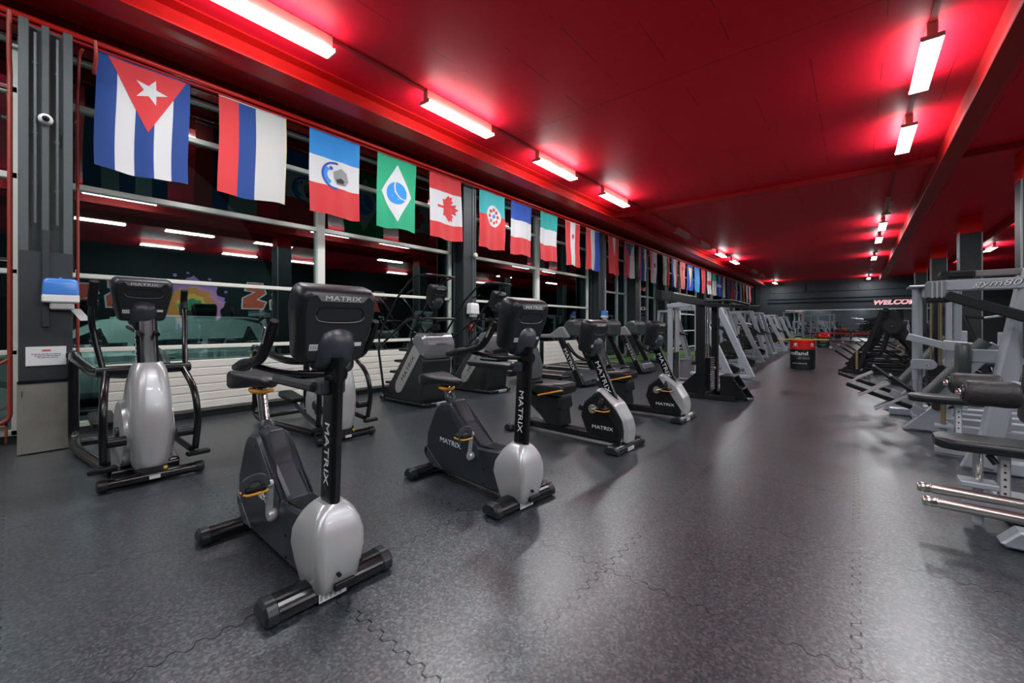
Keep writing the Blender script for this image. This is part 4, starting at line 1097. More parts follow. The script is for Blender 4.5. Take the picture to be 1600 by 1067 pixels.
MB().tube([(-.03, 0, 0), (.005, 0, 0), (.03, 0, 0), (.05, 0, -.005)], [.052, .054, .048, .028], WHT, 20).build('housing', cm)
MB().tube([(.045, 0, -.005), (.058, 0, -.008), (.066, 0, -.01)], [.028, .026, .012], SCREEN, 16).build('lens', cm)
nt_ = thing('notice_sheet', 'white printed paper notice taped above the zinc guard', 'notice', (-6.304, C0, .97))
MB().box((0, 0, 0), (.003, .275, .19), LABELM).build('paper', nt_)
t_ = MB(); R = random.Random(3)
t_.box((.002, .0, .055), (.001, .06, .016), mat('notice_red', (.55, .06, .06), .5))
for j in range(3):
    yy = -.10 + .02 * j
    while yy < .10 - .01 * j:
        L = R.uniform(.008, .03); t_.box((.002, yy + L / 2, .02 - j * .018), (.001, L, .006), mat('notice_blue_ink', (.03, .03, .12), .5)); yy += L + .006
t_.build('printed_lines', nt_)
fa = MB().tube([(-6.645, COLY(1) + .12, 2.86), (-6.61, COLY(1) + .12, 2.86), (-6.595, COLY(1) + .12, 2.86)], [.055, .055, .04], mat('ivory_plastic', (.72, .66, .5), .4), 18)
tag(fa.build('round_detector'), 'round ivory detector on the second steel column', 'detector')

# ------------------------------------------------------------------ outside the glass: parked cars, shrubs
CARP = mat('silver_car_paint', (.42, .46, .46), .3, metal=.5, coat=.6); CARG = mat('dark_car_glass', (.01, .015, .016), .05); TYRE = mat('tyre_rubber', (.012, .012, .012), .7)
def car(loc, rz, label):
    r = thing('car', label, 'car', loc, rz, 'cars parked outside the windows')
    body = [(-2.25, .35), (-2.28, .75), (-2.2, .92), (-1.95, .98), (1.15, .98), (2.0, .86), (2.25, .62), (2.27, .32), (1.9, .25), (-1.9, .25)]
    b = MB(); b.prism(body, -.86, .86, CARP, ch=.10, rnd=.08)
    roof = [(-2.12, .95), (-1.92, 1.38), (-1.6, 1.47), (.0, 1.49), (.35, 1.44), (1.25, .96)]
    rings = []
    for y, s in ((-.80, 0), (-.62, 1), (.62, 1), (.80, 0)):
        rings.append([Vector((x, y if z_ > 1.0 else y, z_)) for x, z_ in roof] if s else [Vector((x * .98, y, min(z_, .97))) for x, z_ in roof])
    b.loft(rings, CARP, smooth=False)
    b.build('body', r)
    g = MB()
    for s in (-1, 1):
        def P(x, z_, s=s): return Vector((x, s * (.80 - .18 * (z_ - .97) / .45 + .006), z_))
        for q in ([(-1.85, 1.02), (-1.72, 1.34), (-1.1, 1.40), (-1.0, 1.02)], [(-.92, 1.02), (-1.0, 1.40), (-.15, 1.42), (-.02, 1.02)], [(.06, 1.02), (-.05, 1.42), (.22, 1.38), (.92, 1.02)]):
            g.add([P(*p) for p in q], [(0, 1, 2, 3)], CARG)
    g.add([Vector((1.20, -.68, 1.0)), Vector((1.20, .68, 1.0)), Vector((.42, .55, 1.42)), Vector((.42, -.55, 1.42))], [(0, 1, 2, 3)], CARG)
    g.add([Vector((-2.105, -.66, 1.02)), Vector((-2.105, .66, 1.02)), Vector((-1.955, .55, 1.34)), Vector((-1.955, -.55, 1.34))], [(0, 1, 2, 3)], CARG)
    g.build('window', r)
    for s in (-1, 1):
        MB().box((-2.2, s * .72, .84), (.12, .20, .16), mat('red_tail_lamp', (.5, .02, .02), .2, coat=.5), ch=.02).build('tail_lamp', r)
        MB().box((2.16, s * .66, .68), (.14, .30, .13), mat('head_lamp', (.6, .65, .65), .1), ch=.03).build('head_lamp', r)
        MB().tube([(-1.9, s * .58, 1.47), (-1.7, s * .58, 1.50), (-.1, s * .58, 1.52), (.1, s * .58, 1.49)], .015, SILV, 8).build('roof_rail', r)
        for x in (-.45, .55): MB().box((x, s * .868, .82), (.18, .02, .03), CARP, ch=.005).build('door_handle', r)
        for x in (-1.35, 1.38):
            w_ = MB().cyl((x, s * .66, .32), (x, s * .865, .32), .32, TYRE, 24, ch=.03).cyl((x, s * .85, .32), (x, s * .872, .32), .21, SILV, 18, ch=.01)
            w_.build('wheel', r)
    return r
c1 = car((-9.7, 1.25, -.08), math.radians(-90), 'silver estate car parked outside the first window')
c2 = copy_tree(c1)
place(c2, (-10.6, 8.3, -.08), math.radians(-90), 'second silver car parked outside, behind the stair climbers')
LEAFM = mat('night_leaf', (.06, .28, .03), .5, var=.5, bscale=3)
def shrub(x, y, rx, ry, rz_, n, seed, label):
    r = thing('shrub', label, 'shrub', (x, y, -.08), 0, 'shrubs outside the window')
    R = random.Random(seed); b = MB()
    for i in range(n):
        while True:
            p = Vector((R.uniform(-1, 1), R.uniform(-1, 1), R.uniform(-1, 1)))
            if .35 < p.length < 1: break
        c = Vector((p.x * rx, p.y * ry, rz_ + p.z * rz_)); d = Vector((R.gauss(0, 1), R.gauss(0, 1), R.gauss(0, .6))).normalized(); e = d.orthogonal().normalized(); L = R.uniform(.05, .10)
        b.add([c - d * L, c + e * L * .4, c + d * L, c - e * L * .4], [(0, 1, 2, 3)], LEAFM)
    b.build('foliage', r)
    s = MB()
    for i in range(7): s.tube([(0, 0, 0), (R.uniform(-.2, .2), R.uniform(-.2, .2), rz_), (R.uniform(-.5, .5) * rx, R.uniform(-.6, .6) * ry, rz_ * 1.6)], .02, mat('twig', (.08, .05, .03), .8), 6)
    s.build('branch', r)
shrub(-8.9, 10.4, .8, 1.0, 1.1, 2600, 1, 'bright green bushy shrub outside the glass before the treadmills')
shrub(-9.2, 12.75, .9, 1.0, 1.0, 2200, 2, 'green shrub outside beside the glass doors')
# ------------------------------------------------------------------ strength machines
def wb(mb, name, root):
    """build a part whose coordinates are in the room; the thing's empty has no rotation"""
    l = root.location
    mb.v = [(x - l.x, y - l.y, z - l.z) for x, y, z in mb.v]
    return mb.build(name, root)
def plate(b, c, ax, R_, m, t=.04):
    c = Vector(c); a = Vector(ax).normalized()
    b.cyl(c - a * t / 2, c + a * t / 2, R_, m, 24, ch=.008)

# turf strip by the far windows
struct(MB().box((-6.2, 17.0, .006), (1.75, 8.6, .012), TURF).build('floor_turf'))

# black cable machine with long overhead arm
r = thing('cable_machine', 'black cable machine with a long overhead beam, two posts and a small step', 'cable machine', (-2.0, 8.1, 0))
wb(MB().bar((-2.10, 7.72, .02), (-2.10, 7.72, 1.66), .12, .13, DKM, up=(1, 0, 0)).bar((-2.0, 8.28, .02), (-2.0, 8.28, 1.64), .12, .10, DKM, up=(1, 0, 0)), 'post', r)
a = MB().bar((-2.12, 5.75, 1.70), (-2.10, 6.2, 1.70), .10, .13, DKM, ch=.008).bar((-2.10, 6.1, 1.70), (-2.02, 8.5, 1.645), .10, .10, DKM)
a.bar((-2.05, 7.8, 1.64), (-1.35, 8.6, 1.60), .05, .06, DKM); a.tube([(-2.02, 7.75, 1.70), (-1.7, 8.1, 1.72), (-1.45, 8.3, 1.64)], .025, DKM, 8, .1)
a.cyl((-2.07, 5.85, 1.72), (-2.055, 5.85, 1.72), .012, CHROME, 8).cyl((-2.07, 5.98, 1.68), (-2.055, 5.98, 1.68), .012, CHROME, 8)
wb(a, 'overhead_beam', r)
f = MB().bar((-2.6, 7.72, .04), (-1.55, 7.72, .04), .10, .08, DKM).bar((-2.6, 8.28, .04), (-1.60, 8.28, .04), .10, .08, DKM).bar((-2.05, 7.7, .04), (-2.05, 8.3, .04), .1, .08, DKM)
f.prism([(-2.62, .02), (-2.10, .52), (-2.10, .02)], 7.70, 7.74, DKM); wb(f, 'base_frame', r)
st = MB()
for i in range(14): st.box((-2.03, 8.0, .14 + i * .042), (.12, .30, .038), STACK, ch=.004)
s_ = wb(st, 'weight_stack', r)
MB().cyl((.045, -.10, .52), (.075, -.10, .52), .02, ORNG, 10).build('selector_pin', s_)['label'] = 'yellow selector pin'
wb(MB().cyl((-2.06, 7.94, .05), (-2.06, 7.94, 1.62), .012, CHROME, 8).cyl((-2.06, 8.08, .05), (-2.06, 8.08, 1.62), .012, CHROME, 8), 'guide_rod', r)
sp = MB()
for yy in (7.78, 8.22): sp.prism([(-1.80, .02), (-1.80, .40), (-1.62, .42), (-1.36, .02)], yy - .015, yy + .015, DKM)
sp.box((-1.70, 8.0, .40), (.22, .46, .03), BLK, ch=.006).box((-1.56, 8.0, .20), (.20, .46, .03), BLK, ch=.006); wb(sp, 'step', r)

# silver selectorised machines ------------------------------------------------
def silver_machine(label, group):
    r = thing('weight_machine', label, 'weight machine', group=group)
    f = MB().box((0.0, -.32, .05), (1.35, .10, .08), SILV2, ch=.01).box((0.0, .32, .05), (1.2, .10, .08), SILV2, ch=.01).box((-.55, 0, .05), (.10, .9, .08), SILV2, ch=.01).box((.55, 0, .06), (.09, .65, .07), SILV2, ch=.01)
    f.build('base_frame', r)
    t = MB()
    for y in (-.24, .24): t.box((-.55, y, .90), (.10, .07, 1.66), SILV2, ch=.01)
    t.box((-.55, 0, 1.70), (.12, .58, .08), SILV2, ch=.01); t.build('tower', r)
    g = MB()
    for y in (-.09, .09): g.cyl((-.55, y, .08), (-.55, y, 1.66), .013, CHROME, 10)
    g.build('guide_rod', r)
    s = MB()
    for i in range(13): s.box((-.55, 0, .14 + i * .044), (.13, .36, .040), STACK, ch=.004)
    s.build('weight_stack', r)
    l = MB().bar((-.02, -.32, 1.72), (.72, -.32, .04), .07, .15, SILV2, up=(1, 0, .4), ch=.012).bar((-.50, -.32, 1.70), (.02, -.32, 1.72), .07, .10, SILV2, ch=.01)
    l.build('inclined_leg', r)
    ov = round_poly([(-.20, -.20), (.20, -.20), (.22, .10), (.10, .24), (-.10, .24), (-.22, .10)], .09, 4)
    b = MB().prism([(.15 + x, .66 + z) for x, z in ov], -.20, -.12, VINYL, ch=.02); bk = b.build('backrest', r)
    bo = MB()
    for x in (.05, .18):
        for z_ in (.56, .66): bo.cyl((x + .08, -.20, z_ - .02), (x + .08, -.212, z_ - .02), .02, CHROME, 8)
    bo.build('bolt', bk)
    MB().prism([(-.15, .44), (.30, .44), (.34, .50), (.30, .53), (-.15, .53)], -.12, .24, VINYL, ch=.02).build('seat', r)
    MB().box((.1, .05, .25), (.08, .08, .40), SILV2, ch=.01).build('seat_post', r)
    a = MB().bar((.20, -.25, .62), (.78, -.30, .40), .05, .10, BLK, ch=.015); aa = a.build('lever_arm', r)
    MB().cyl((.66, -.22, .34), (.66, .22, .34), .065, FOAM, 16, ch=.012).build('roller', aa)
    c = MB().cyl((-.02, -.10, 1.60), (-.02, .10, 1.60), .07, BLK, 18).bar((-.5, 0, 1.64), (.05, 0, 1.62), .06, .08, SILV2); c.build('pulley', r)
    return r
def press_machine(label, group):
    r = thing('weight_machine', label, 'weight machine', group=group)
    f = MB().box((0.05, -.38, .05), (1.3, .10, .08), SILV2, ch=.01).box((0.05, .38, .05), (1.3, .10, .08), SILV2, ch=.01).box((-.55, 0, .05), (.10, .85, .08), SILV2, ch=.01).box((.62, 0, .05), (.10, .85, .08), SILV2, ch=.01)
    f.build('base_frame', r)
    for y in (-.36, .36):
        MB().bar((-.50, y, .05), (-.38, y, 1.80), .08, .10, SILV2, up=(1, 0, 0), ch=.01).build('upright', r)
        MB().bar((.12, y, 1.78), (.62, y, .06), .07, .12, SILV2, up=(1, 0, .3), ch=.01).build('inclined_leg', r)
    MB().box((-.12, 0, 1.80), (.62, .82, .08), SILV2, ch=.01).build('top_frame', r)
    s = MB().prism([(-.52, .15), (-.30, .15), (-.26, 1.35), (-.50, 1.40)], -.24, .24, mat('white_shroud', (.62, .64, .66), .4), ch=.02); sh = s.build('shroud', r)
    MB().box((-.27, 0, .75), (.02, .30, .9), STACK, ch=.004).build('weight_stack', sh)
    MB().prism([(.0, .46), (.40, .46), (.43, .52), (.38, .54), (.0, .54)], -.18, .18, VINYL, ch=.02).build('seat', r)
    MB().prism([(-.10, .58), (-.02, .58), (-.12, 1.15), (-.20, 1.12)], -.16, .16, VINYL, ch=.025).build('backrest', r)
    MB().box((.18, 0, .26), (.08, .08, .42), SILV2, ch=.01).build('seat_post', r)
    for y in (-1, 1):
        a = MB().tube([(-.3, y * .30, 1.30), (.15, y * .44, 1.15), (.45, y * .44, .95), (.55, y * .34, .92)], .03, BLK, 10, .1); aa = a.build('press_arm', r)
        MB().cyl((.52, y * .42, .93), (.52, y * .24, .93), .026, FOAM, 12).build('grip', aa)
        d = MB(); plate(d, (.25, y * .50, 1.0), (0, 1, 0), .13, STACK, .05); d.build('counterweight', aa)
    return r
G1 = 'silver weight machines along the window side'
m1 = silver_machine('nearest silver weight machine with black round backrest, behind the black cable machine', G1)
m2 = copy_tree(m1); m3 = press_machine('first silver press machine with white shroud, third in the window side row', G1)
place(m1, (-2.55, 9.35, 0), math.radians(2))
place(m2, (-2.60, 11.5, 0), math.radians(-2), 'second silver weight machine with black round backrest, beyond the nearest one')
place(m3, (-3.2, 13.9, 0), math.radians(4))
names = ['fourth', 'fifth', 'sixth', 'seventh', 'eighth', 'ninth', 'tenth', 'eleventh', 'twelfth']
for i, (x, y, kind, rz) in enumerate(((-3.1, 16.2, 0, 0), (-3.3, 18.6, 1, 6), (-3.4, 21.2, 1, -4), (-3.3, 23.8, 0, 5), (-3.5, 26.5, 1, 0), (-3.4, 29.3, 0, -6), (-3.6, 32.2, 1, 3), (-5.4, 16.0, 1, 10), (-5.3, 21.5, 0, 8))):
    o = copy_tree(m3 if kind else m1)
    place(o, (x, y, 0), math.radians(rz), (names[i] + ' machine of the silver row toward the far wall, ' + ('with press arms' if kind else 'with tilted front leg')) if i < 7 else ('silver machine near the glass doors, with press arms' if i == 7 else 'silver machine by the far windows, with tilted front leg'))

# cable towers in front of the mirror
def cable_tower(loc, label):
    r = thing('cable_tower', label, 'cable machine', loc, 0, 'silver cable towers before the mirror')
    for x in (-.55, .55):
        for y in (-.3, .3): MB().box((x, y, 1.1), (.07, .07, 2.2), SILV2, ch=.008).build('upright', r)
    MB().box((0, -.3, 2.17), (1.2, .07, .07), SILV2).box((0, .3, 2.17), (1.2, .07, .07), SILV2).box((-.55, 0, 2.17), (.07, .6, .07), SILV2).box((.55, 0, 2.17), (.07, .6, .07), SILV2).build('top_frame', r)
    MB().box((0, -.3, .05), (1.25, .1, .08), SILV2).box((0, .3, .05), (1.25, .1, .08), SILV2).box((0, -.3, 1.05), (1.1, .05, .05), SILV2).build('cross_bar', r)
    s = MB()
    for i in range(12): s.box((-.55, 0, .16 + i * .05), (.14, .34, .045), STACK)
    s.build('weight_stack', r)
    MB().box((.1, 0, .48), (.9, .30, .08), VINYL, ch=.02).box((.1, -.1, .24), (.06, .06, .44), DKM).build('bench', r)
    return r
k1 = cable_tower((-3.35, 34.6, 0), 'silver cable tower before the left end of the mirror')
k2 = copy_tree(k1); place(k2, (-2.0, 37.2, 0), 0, 'silver cable tower close to the mirror, right of the other tower')

# barrels used as tables ------------------------------------------------------
def barrel(loc, label, rot, boardm, bl):
    r = thing('barrel', label, 'barrel', loc, math.radians(rot))
    b = MB(); R0 = .31
    pts = [(.0, R0 - .01), (.02, R0 + .004), (.04, R0), (.27, R0), (.285, R0 + .010), (.30, R0), (.55, R0), (.565, R0 + .010), (.58, R0)]
    b.tube([(0, 0, z_) for z_, _ in pts], [q for _, q in pts], mat('barrel_black', (.014, .018, .020), .3), 40); b.build('drum', r)
    t = MB(); pts = [(.58, R0), (.585, R0 + .001), (.80, R0 + .001), (.815, R0 + .008), (.84, R0 + .006), (.845, R0 - .01)]
    t.tube([(0, 0, z_) for z_, _ in pts], [q for _, q in pts], mat('barrel_red', (.75, .015, .012), .3), 40); rb = t.build('red_band', r); rb['label'] = 'red top band'
    def wr(z0, a0, rr):
        return lambda p: Vector(((rr + p.z) * math.cos(a0 + p.x / rr), (rr + p.z) * math.sin(a0 + p.x / rr), z0 + p.y))
    a0 = math.radians(-70)
    text('rolland', .155, LETW, None, r, 'lettering', 1.15, .001, 0, .002, wrap=wr(.46, a0 - .62, R0 + .002))
    text('www.rolland.de', .05, LETW, None, r, 'lettering', 1.2, .001, wrap=wr(.17, a0 - .55, R0 + .002))
    for da in (-.85, .55, 2.0):
        e = MB(); ov = ringseg(0, 0, .038, .062, .3, PI - .3, 12) ; W = wr(.70, a0 + da, R0 + .004)
        for poly in (ov, disc(0, .0, .03, 14), [(-.07, -.03), (.07, -.03), (.055, -.05), (-.055, -.05)]):
            tr = geometry.tessellate_polygon([[Vector((x, y, 0)) for x, y in poly]])
            e.add([W(Vector((x, y, 0))) for x, y in poly], [tuple(q) for q in tr], LETW)
        e.build('emblem', rb)
    bd = thing('table_board', bl, 'table top', (loc[0], loc[1], .846))
    bd.rotation_euler = (0, 0, math.radians(4))
    MB().box((0, 0, .0125), (1.25, .42, .025), boardm, ch=.006).build('board', bd)
    return r
barrel((-1.22, 14.95, 0), 'nearer red and black barrel standing in the middle of the aisle', 0, mat('yellow_board', (.75, .52, .02), .4), 'yellow board lying across the nearer barrel')
barrel((-1.45, 29.8, 0), 'farther red and black barrel in the aisle before the mirror', 0, mat('raspberry_board', (.55, .02, .10), .4), 'raspberry red board lying across the farther barrel')

# dumbbell rack at the mirror
r = thing('dumbbell_rack', 'black two tier dumbbell rack in front of the end mirror', 'dumbbell rack', (-.3, 39.7, 0))
b = MB()
for x in (-1.3, 0, 1.3): b.box((x, 0, .42), (.08, .5, .84), DKM)
b.box((0, -.10, .40), (2.7, .32, .04), DKM).box((0, .12, .78), (2.7, .32, .04), DKM); b.build('rack_frame', r)
MB().box((0, -.08, .66), (2.7, .05, .10), mat('rack_red', (.55, .03, .02), .4)).build('rack_panel', r)
db0 = None
for tier, (yy, zz) in enumerate(((39.58, .49), (39.82, .87))):
    for i in range(8):
        if db0 is None:
            db0 = thing('dumbbell', 'x', 'dumbbell', group='dumbbells on the rack by the mirror')
            MB().cyl((0, -.14, 0), (0, -.05, 0), .068, STACK, 16, ch=.01).build('head', db0); MB().cyl((0, .05, 0), (0, .14, 0), .068, STACK, 16, ch=.01).build('head', db0)
            MB().cyl((0, -.06, 0), (0, .06, 0), .016, CHROME, 10).build('handle', db0); o = db0
        else: o = copy_tree(db0)
        place(o, (-1.45 + i * .33, yy, zz), 0, 'black dumbbell on the %s tier of the rack by the mirror' % ('lower' if tier == 0 else 'upper'), 'dumbbells on the %s tier' % ('lower' if tier == 0 else 'upper'))

# plate tree on the turf
r = thing('plate_tree', 'upright stand holding black weight plates on the green turf', 'plate rack', (-5.3, 14.3, 0))
MB().box((0, 0, .03), (.7, .5, .06), DKM).box((0, 0, .7), (.08, .08, 1.3), DKM).cyl((-.0, -.3, 1.15), (0, .3, 1.15), .025, CHROME, 10).cyl((0, -.3, .6), (0, .3, .6), .025, CHROME, 10).build('stand', r)
for z_, sgn, R_ in ((1.15, -1, .29), (.6, -1, .23), (1.15, 1, .27), (.6, 1, .24)):
    for k in range(3):
        o = MB(); pr = [(.027, -.025), (.06, -.027), (.07, -.018), (R_ - .02 * k - .03, -.018), (R_ - .02 * k - .02, -.025), (R_ - .02 * k, -.018), (R_ - .02 * k, .018), (R_ - .02 * k - .02, .025), (R_ - .02 * k - .03, .018), (.07, .018), (.06, .027), (.027, .025)]
        N_ = 28; vs = [(q * math.cos(2 * PI * i / N_), yy, q * math.sin(2 * PI * i / N_)) for i in range(N_) for q, yy in pr]; L_ = len(pr)
        o.add(vs, [(i * L_ + j, i * L_ + (j + 1) % L_, ((i + 1) % N_) * L_ + (j + 1) % L_, ((i + 1) % N_) * L_ + j) for i in range(N_) for j in range(L_)], STACK)
        o = o.build('weight_plate'); o.location = (-5.3, 14.3 + sgn * (.08 + .06 * k), z_)
        tag(o, 'black weight plate hanging on the stand over the green turf', 'weight plate', 'plates on the stand by the turf')

# black plate loaded machines right of the aisle ------------------------------
def black_machine(label, group):
    """user faces -x; bars reach out toward the aisle at -x"""
    r = thing('plate_machine', label, 'weight machine', group=group)
    f = MB().bar((-.75, -.45, .04), (1.1, -.45, .04), .08, .08, DKM).bar((-.75, .45, .04), (1.1, .45, .04), .08, .08, DKM).bar((1.0, -.6, .04), (1.0, .6, .04), .08, .08, DKM).bar((-.3, -.6, .05), (-.3, .6, .05), .07, .07, DKM)
    f.bar((-.7, -.45, .06), (.1, -.45, .50), .05, .05, DKM).bar((.9, -.45, .06), (.1, -.45, .50), .05, .05, DKM).bar((-.7, .45, .06), (.1, .45, .50), .05, .05, DKM)
    f.build('base_frame', r)
    for y in (-.5, .5):
        MB().bar((-.35, y, .05), (.15, y, 1.66), .09, .10, DKM, up=(1, 0, .2)).build('front_leg', r)
        MB().bar((.95, y, .05), (.32, y, 1.66), .08, .12, DKM, up=(1, 0, -.2)).build('rear_leg', r)
    t = MB().bar((.22, -.65, 1.66), (.22, .65, 1.66), .09, .09, DKM).bar((.22, -.5, 1.18), (.22, .5, 1.18), .06, .06, DKM).bar((-.1, -.5, .92), (-.1, .5, .92), .06, .06, DKM)
    t.bar((.2, -.45, 1.2), (.7, .4, .6), .05, .05, DKM).bar((.2, .45, 1.2), (.7, -.4, .6), .05, .05, DKM); t.build('cross_bar', r)
    for y in (-.40, .40):
        a = MB().bar((.25, y, 1.50), (-.22, y * 1.1, 1.42), .045, .05, DKM).tube([(-.20, y * 1.1, 1.42), (-.48, y * 1.05, 1.47)], .018, SILV2, 8)
        aa = a.build('lever_arm', r)
        p = MB().cyl((.35, y * 1.1, 1.25), (.35, y * 2.0, 1.25), .022, CHROME, 10); p.build('plate_peg', aa)
        for k in range(2):
            d = MB(); plate(d, (.35, y * (1.35 + .15 * k), 1.25), (0, 1, 0), .21 - .03 * k, STACK, .045); d.build('plate', aa)
    w_ = MB().bar((-.92, -.30, .64), (-.52, -.28, .33), .06, .05, DKM).bar((-.52, -.28, .33), (-.07, -.28, .95), .06, .06, DKM).bar((-.50, -.28, .33), (-.40, -.28, .08), .05, .05, DKM)
    w_.cyl((-.97, -.30, .68), (-.85, -.30, .587), .03, SILV2, 8); w_.build('foot_bar', r)
    MB().prism([(-.45, .46), (.05, .46), (.05, .54), (-.45, .55)], -.18, .18, VINYL, ch=.02).build('seat', r)
    MB().prism([(.08, .55), (.16, .55), (.30, 1.15), (.22, 1.18)], -.17, .17, VINYL, ch=.02).build('backrest', r)
    MB().cyl((.5, -.62, .55), (.5, .62, .55), .03, mat('worn_brass_tube', (.4, .33, .2), .4, metal=.7), 10).build('plate_post', r)
    MB().cyl((-.35, -.56, .12), (-.35, -.56, .62), .03, mat('worn_brass_tube', (.4, .33, .2), .4, metal=.7), 10).build('plate_post', r)
    return r
G2 = 'black plate loaded machines right of the aisle'
q0 = black_machine('black tube frame machine nearest the aisle edge, left of the silver tower', G2)
place(q0, (.42, 14.8, 0), math.radians(-6))
for (x, y, rz, lab) in ((.50, 16.9, 3, 'second black tube frame machine behind the nearest one'), (.6, 19.3, -6, 'third black tube frame machine, with V shaped bars reaching into the aisle'), (.8, 22.4, 3, 'fourth black tube frame machine further down the right side'), (1.0, 26.5, 0, 'black tube frame machine farthest down the aisle'), (1.75, 12.4, 170, 'black tube frame machine facing away, seen through the silver tower'), (5.2, 12.5, 175, 'black tube frame machine behind the second red banded column')):
    place(copy_tree(q0), (x, y, 0), math.radians(rz), lab)

# silver machine with inclined rails and black flat bars (two alike) -----------
def incline_machine(label, group):
    r = thing('incline_bench', label, 'weight machine', group=group)
    b = MB().bar((-.22, .0, .51), (.46, 0, .25), .085, .05, BLK, ch=.008).bar((.40, 0, .28), (.75, 0, .06), .09, .09, SILV2)
    b.build('front_bar', r)['label'] = 'black flat bar reaching into the aisle'
    fp = MB().bar((.20, .05, .65), (.43, .05, .45), .34, .04, BLK, up=(.6, 0, .8), ch=.012); fp.build('foot_plate', r)
    hs = MB()
    for y in (-.09, .09):
        hs.bar((.20, y, .56), (-.10, y, .38), .035, .03, SILV, ch=.004)
        hs.bar((.36, y, .42), (.06, y, .22), .035, .03, SILV, ch=.004)
    hs.build('adjust_bars', r)
    rl = MB().tube([(.50, -.06, .40), (1.0, -.06, 1.10)], .065, mat('dark_green_grey_vinyl', (.055, .065, .065), .4), 14); rl.build('padded_rail', r)
    bm_ = MB().bar((.56, .05, .34), (1.10, .05, 1.06), .09, .11, SILV2, up=(1, 0, -.5), ch=.01); bm_.build('rail_beam', r)
    f = MB().prism([(.32, .02), (.60, .34), (.72, .34), (.66, .14), (.75, .02)], -.05, .05, SILV2, ch=.006).box((1.2, 0, .06), (1.3, .10, .10), SILV2, ch=.012).box((1.8, 0, .06), (.1, .9, .10), SILV2, ch=.012).bar((1.15, 0, .1), (1.15, 0, 1.2), .09, .09, SILV2)
    f.build('base_frame', r)
    MB().tube([(.62, -.07, .32), (.62, -.10, .34)], .055, CHAR, 14).bar((.7, .1, .28), (1.1, .1, .46), .03, .03, BLK).build('adjust_knob', r)
    return r
i1 = incline_machine('nearer silver incline machine with padded rail and black flat bar pointing into the aisle', 'silver incline machines by the aisle')
i2 = copy_tree(i1)
place(i1, (.12, 7.05, 0), math.radians(0))
place(i2, (.0, 8.55, 0), 0, 'farther silver incline machine with black flat bar, behind the silver tower')

# silver stack tower with round pole ------------------------------------------
r = thing('stack_tower', 'silver tower with round pole, dark weight stack and flat top plate', 'weight machine', (.75, 7.0, 0))
wb(MB().tube([(.55, 6.9, .55), (.55, 6.9, 1.78)], .034, SILV2, 14).tube([(.55, 6.9, .02), (.55, 6.9, .55)], .026, SILV2, 12), 'pole', r)
wb(MB().box((.60, 7.05, .90), (.06, .07, 1.78), SILV2, ch=.008).box((.86, 6.9, .90), (.06, .06, 1.78), SILV2, ch=.008).box((.97, 7.15, .9), (.07, .08, 1.76), SILV2, ch=.008), 'upright', r)
wb(MB().box((.76, 6.98, 1.79), (.56, .40, .025), SILV2, ch=.006).box((.78, 6.92, 1.71), (.34, .06, .13), SILV2, ch=.008), 'top_plate', r)
wb(MB().prism(round_poly([(.50, .70), (.72, .70), (.76, .76), (.72, .83), (.50, .83)], .04), 6.84, 6.87, SILV2, ch=.004).cyl((.66, 6.83, .76), (.66, 6.845, .76), .012, CHROME, 8), 'pivot_plate', r)
s_ = MB()
for i in range(11): s_.box((.74, 7.0, .24 + i * .05), (.15, .30, .046), STACK, ch=.004)
wb(s_, 'weight_stack', r)
br_ = mat('brass_rod', (.55, .44, .24), .3, metal=.9)
wb(MB().cyl((.70, 6.92, .3), (.70, 6.92, 1.66), .012, br_, 10).cyl((.79, 6.92, .3), (.79, 6.92, 1.66), .012, br_, 10).cyl((.78, 7.08, .3), (.78, 7.08, 1.60), .012, br_, 10), 'guide_rod', r)
wb(MB().box((.745, 6.90, 1.20), (.035, .006, .95), BLK), 'belt', r)
wb(MB().bar((.46, 6.75, 1.13), (.80, 6.68, 1.02), .04, .09, SILV2).bar((.78, 6.68, 1.03), (1.30, 6.6, .98), .05, .12, SILV2), 'swing_arm', r)
wb(MB().box((.95, 7.25, .06), (1.3, .10, .10), SILV2, ch=.012).box((.72, 7.0, .06), (.4, .5, .06), SILV2).box((1.75, 6.8, .06), (1.7, .10, .10), SILV2, ch=.012), 'base_frame', r)

r.location = (.81, 7.82, 0)

# gym80 seated machine ---------------------------------------------------------
r = thing('seated_row_machine', 'large silver seated machine with lettered overhead boom and inclined column', 'weight machine', (.9, 5.5, 0))
col = MB().bar((.86, 5.46, .03), (1.14, 5.46, 1.76), .13, .17, SILV2, up=(0, 1, 0), ch=.02); col.tube([(1.10, 5.44, 1.66), (1.14, 5.44, 1.76), (1.24, 5.44, 1.77)], .05, SILV2, 12, .05)
cl = wb(col, 'column', r)
MB().tube([(.14, -.11, .66), (.14, -.118, .66)], .038, BLK, 16).build('port_plug', cl)
bo = MB().box((1.38, 5.40, 1.635), (1.60, .07, .10), SILV2, ch=.01)
bo2 = wb(bo, 'boom', r); 
text('gym80', .075, LETW, frame((.02, -.1365, 1.640), (1, 0, 0), (0, 0, 1)), bo2, 'lettering', 1.35, .0006, .35, .0)
text('gym80', .075, INK, frame((.0225, -.1353, 1.6375), (1, 0, 0), (0, 0, 1)), bo2, 'lettering_shadow', 1.35, .0003, .35, .003)
e = MB().box((.56, 5.40, 1.60), (.13, .16, .16), mat('grey_moulding', (.20, .21, .21), .35), ch=.012)
for i in range(3): e.box((.53 + i * .03, 5.317, 1.60), (.012, .01, .15), SILV2)
e.box((.57, 5.40, 1.51), (.16, .17, .05), BLK, ch=.01); wb(e, 'boom_end', r)
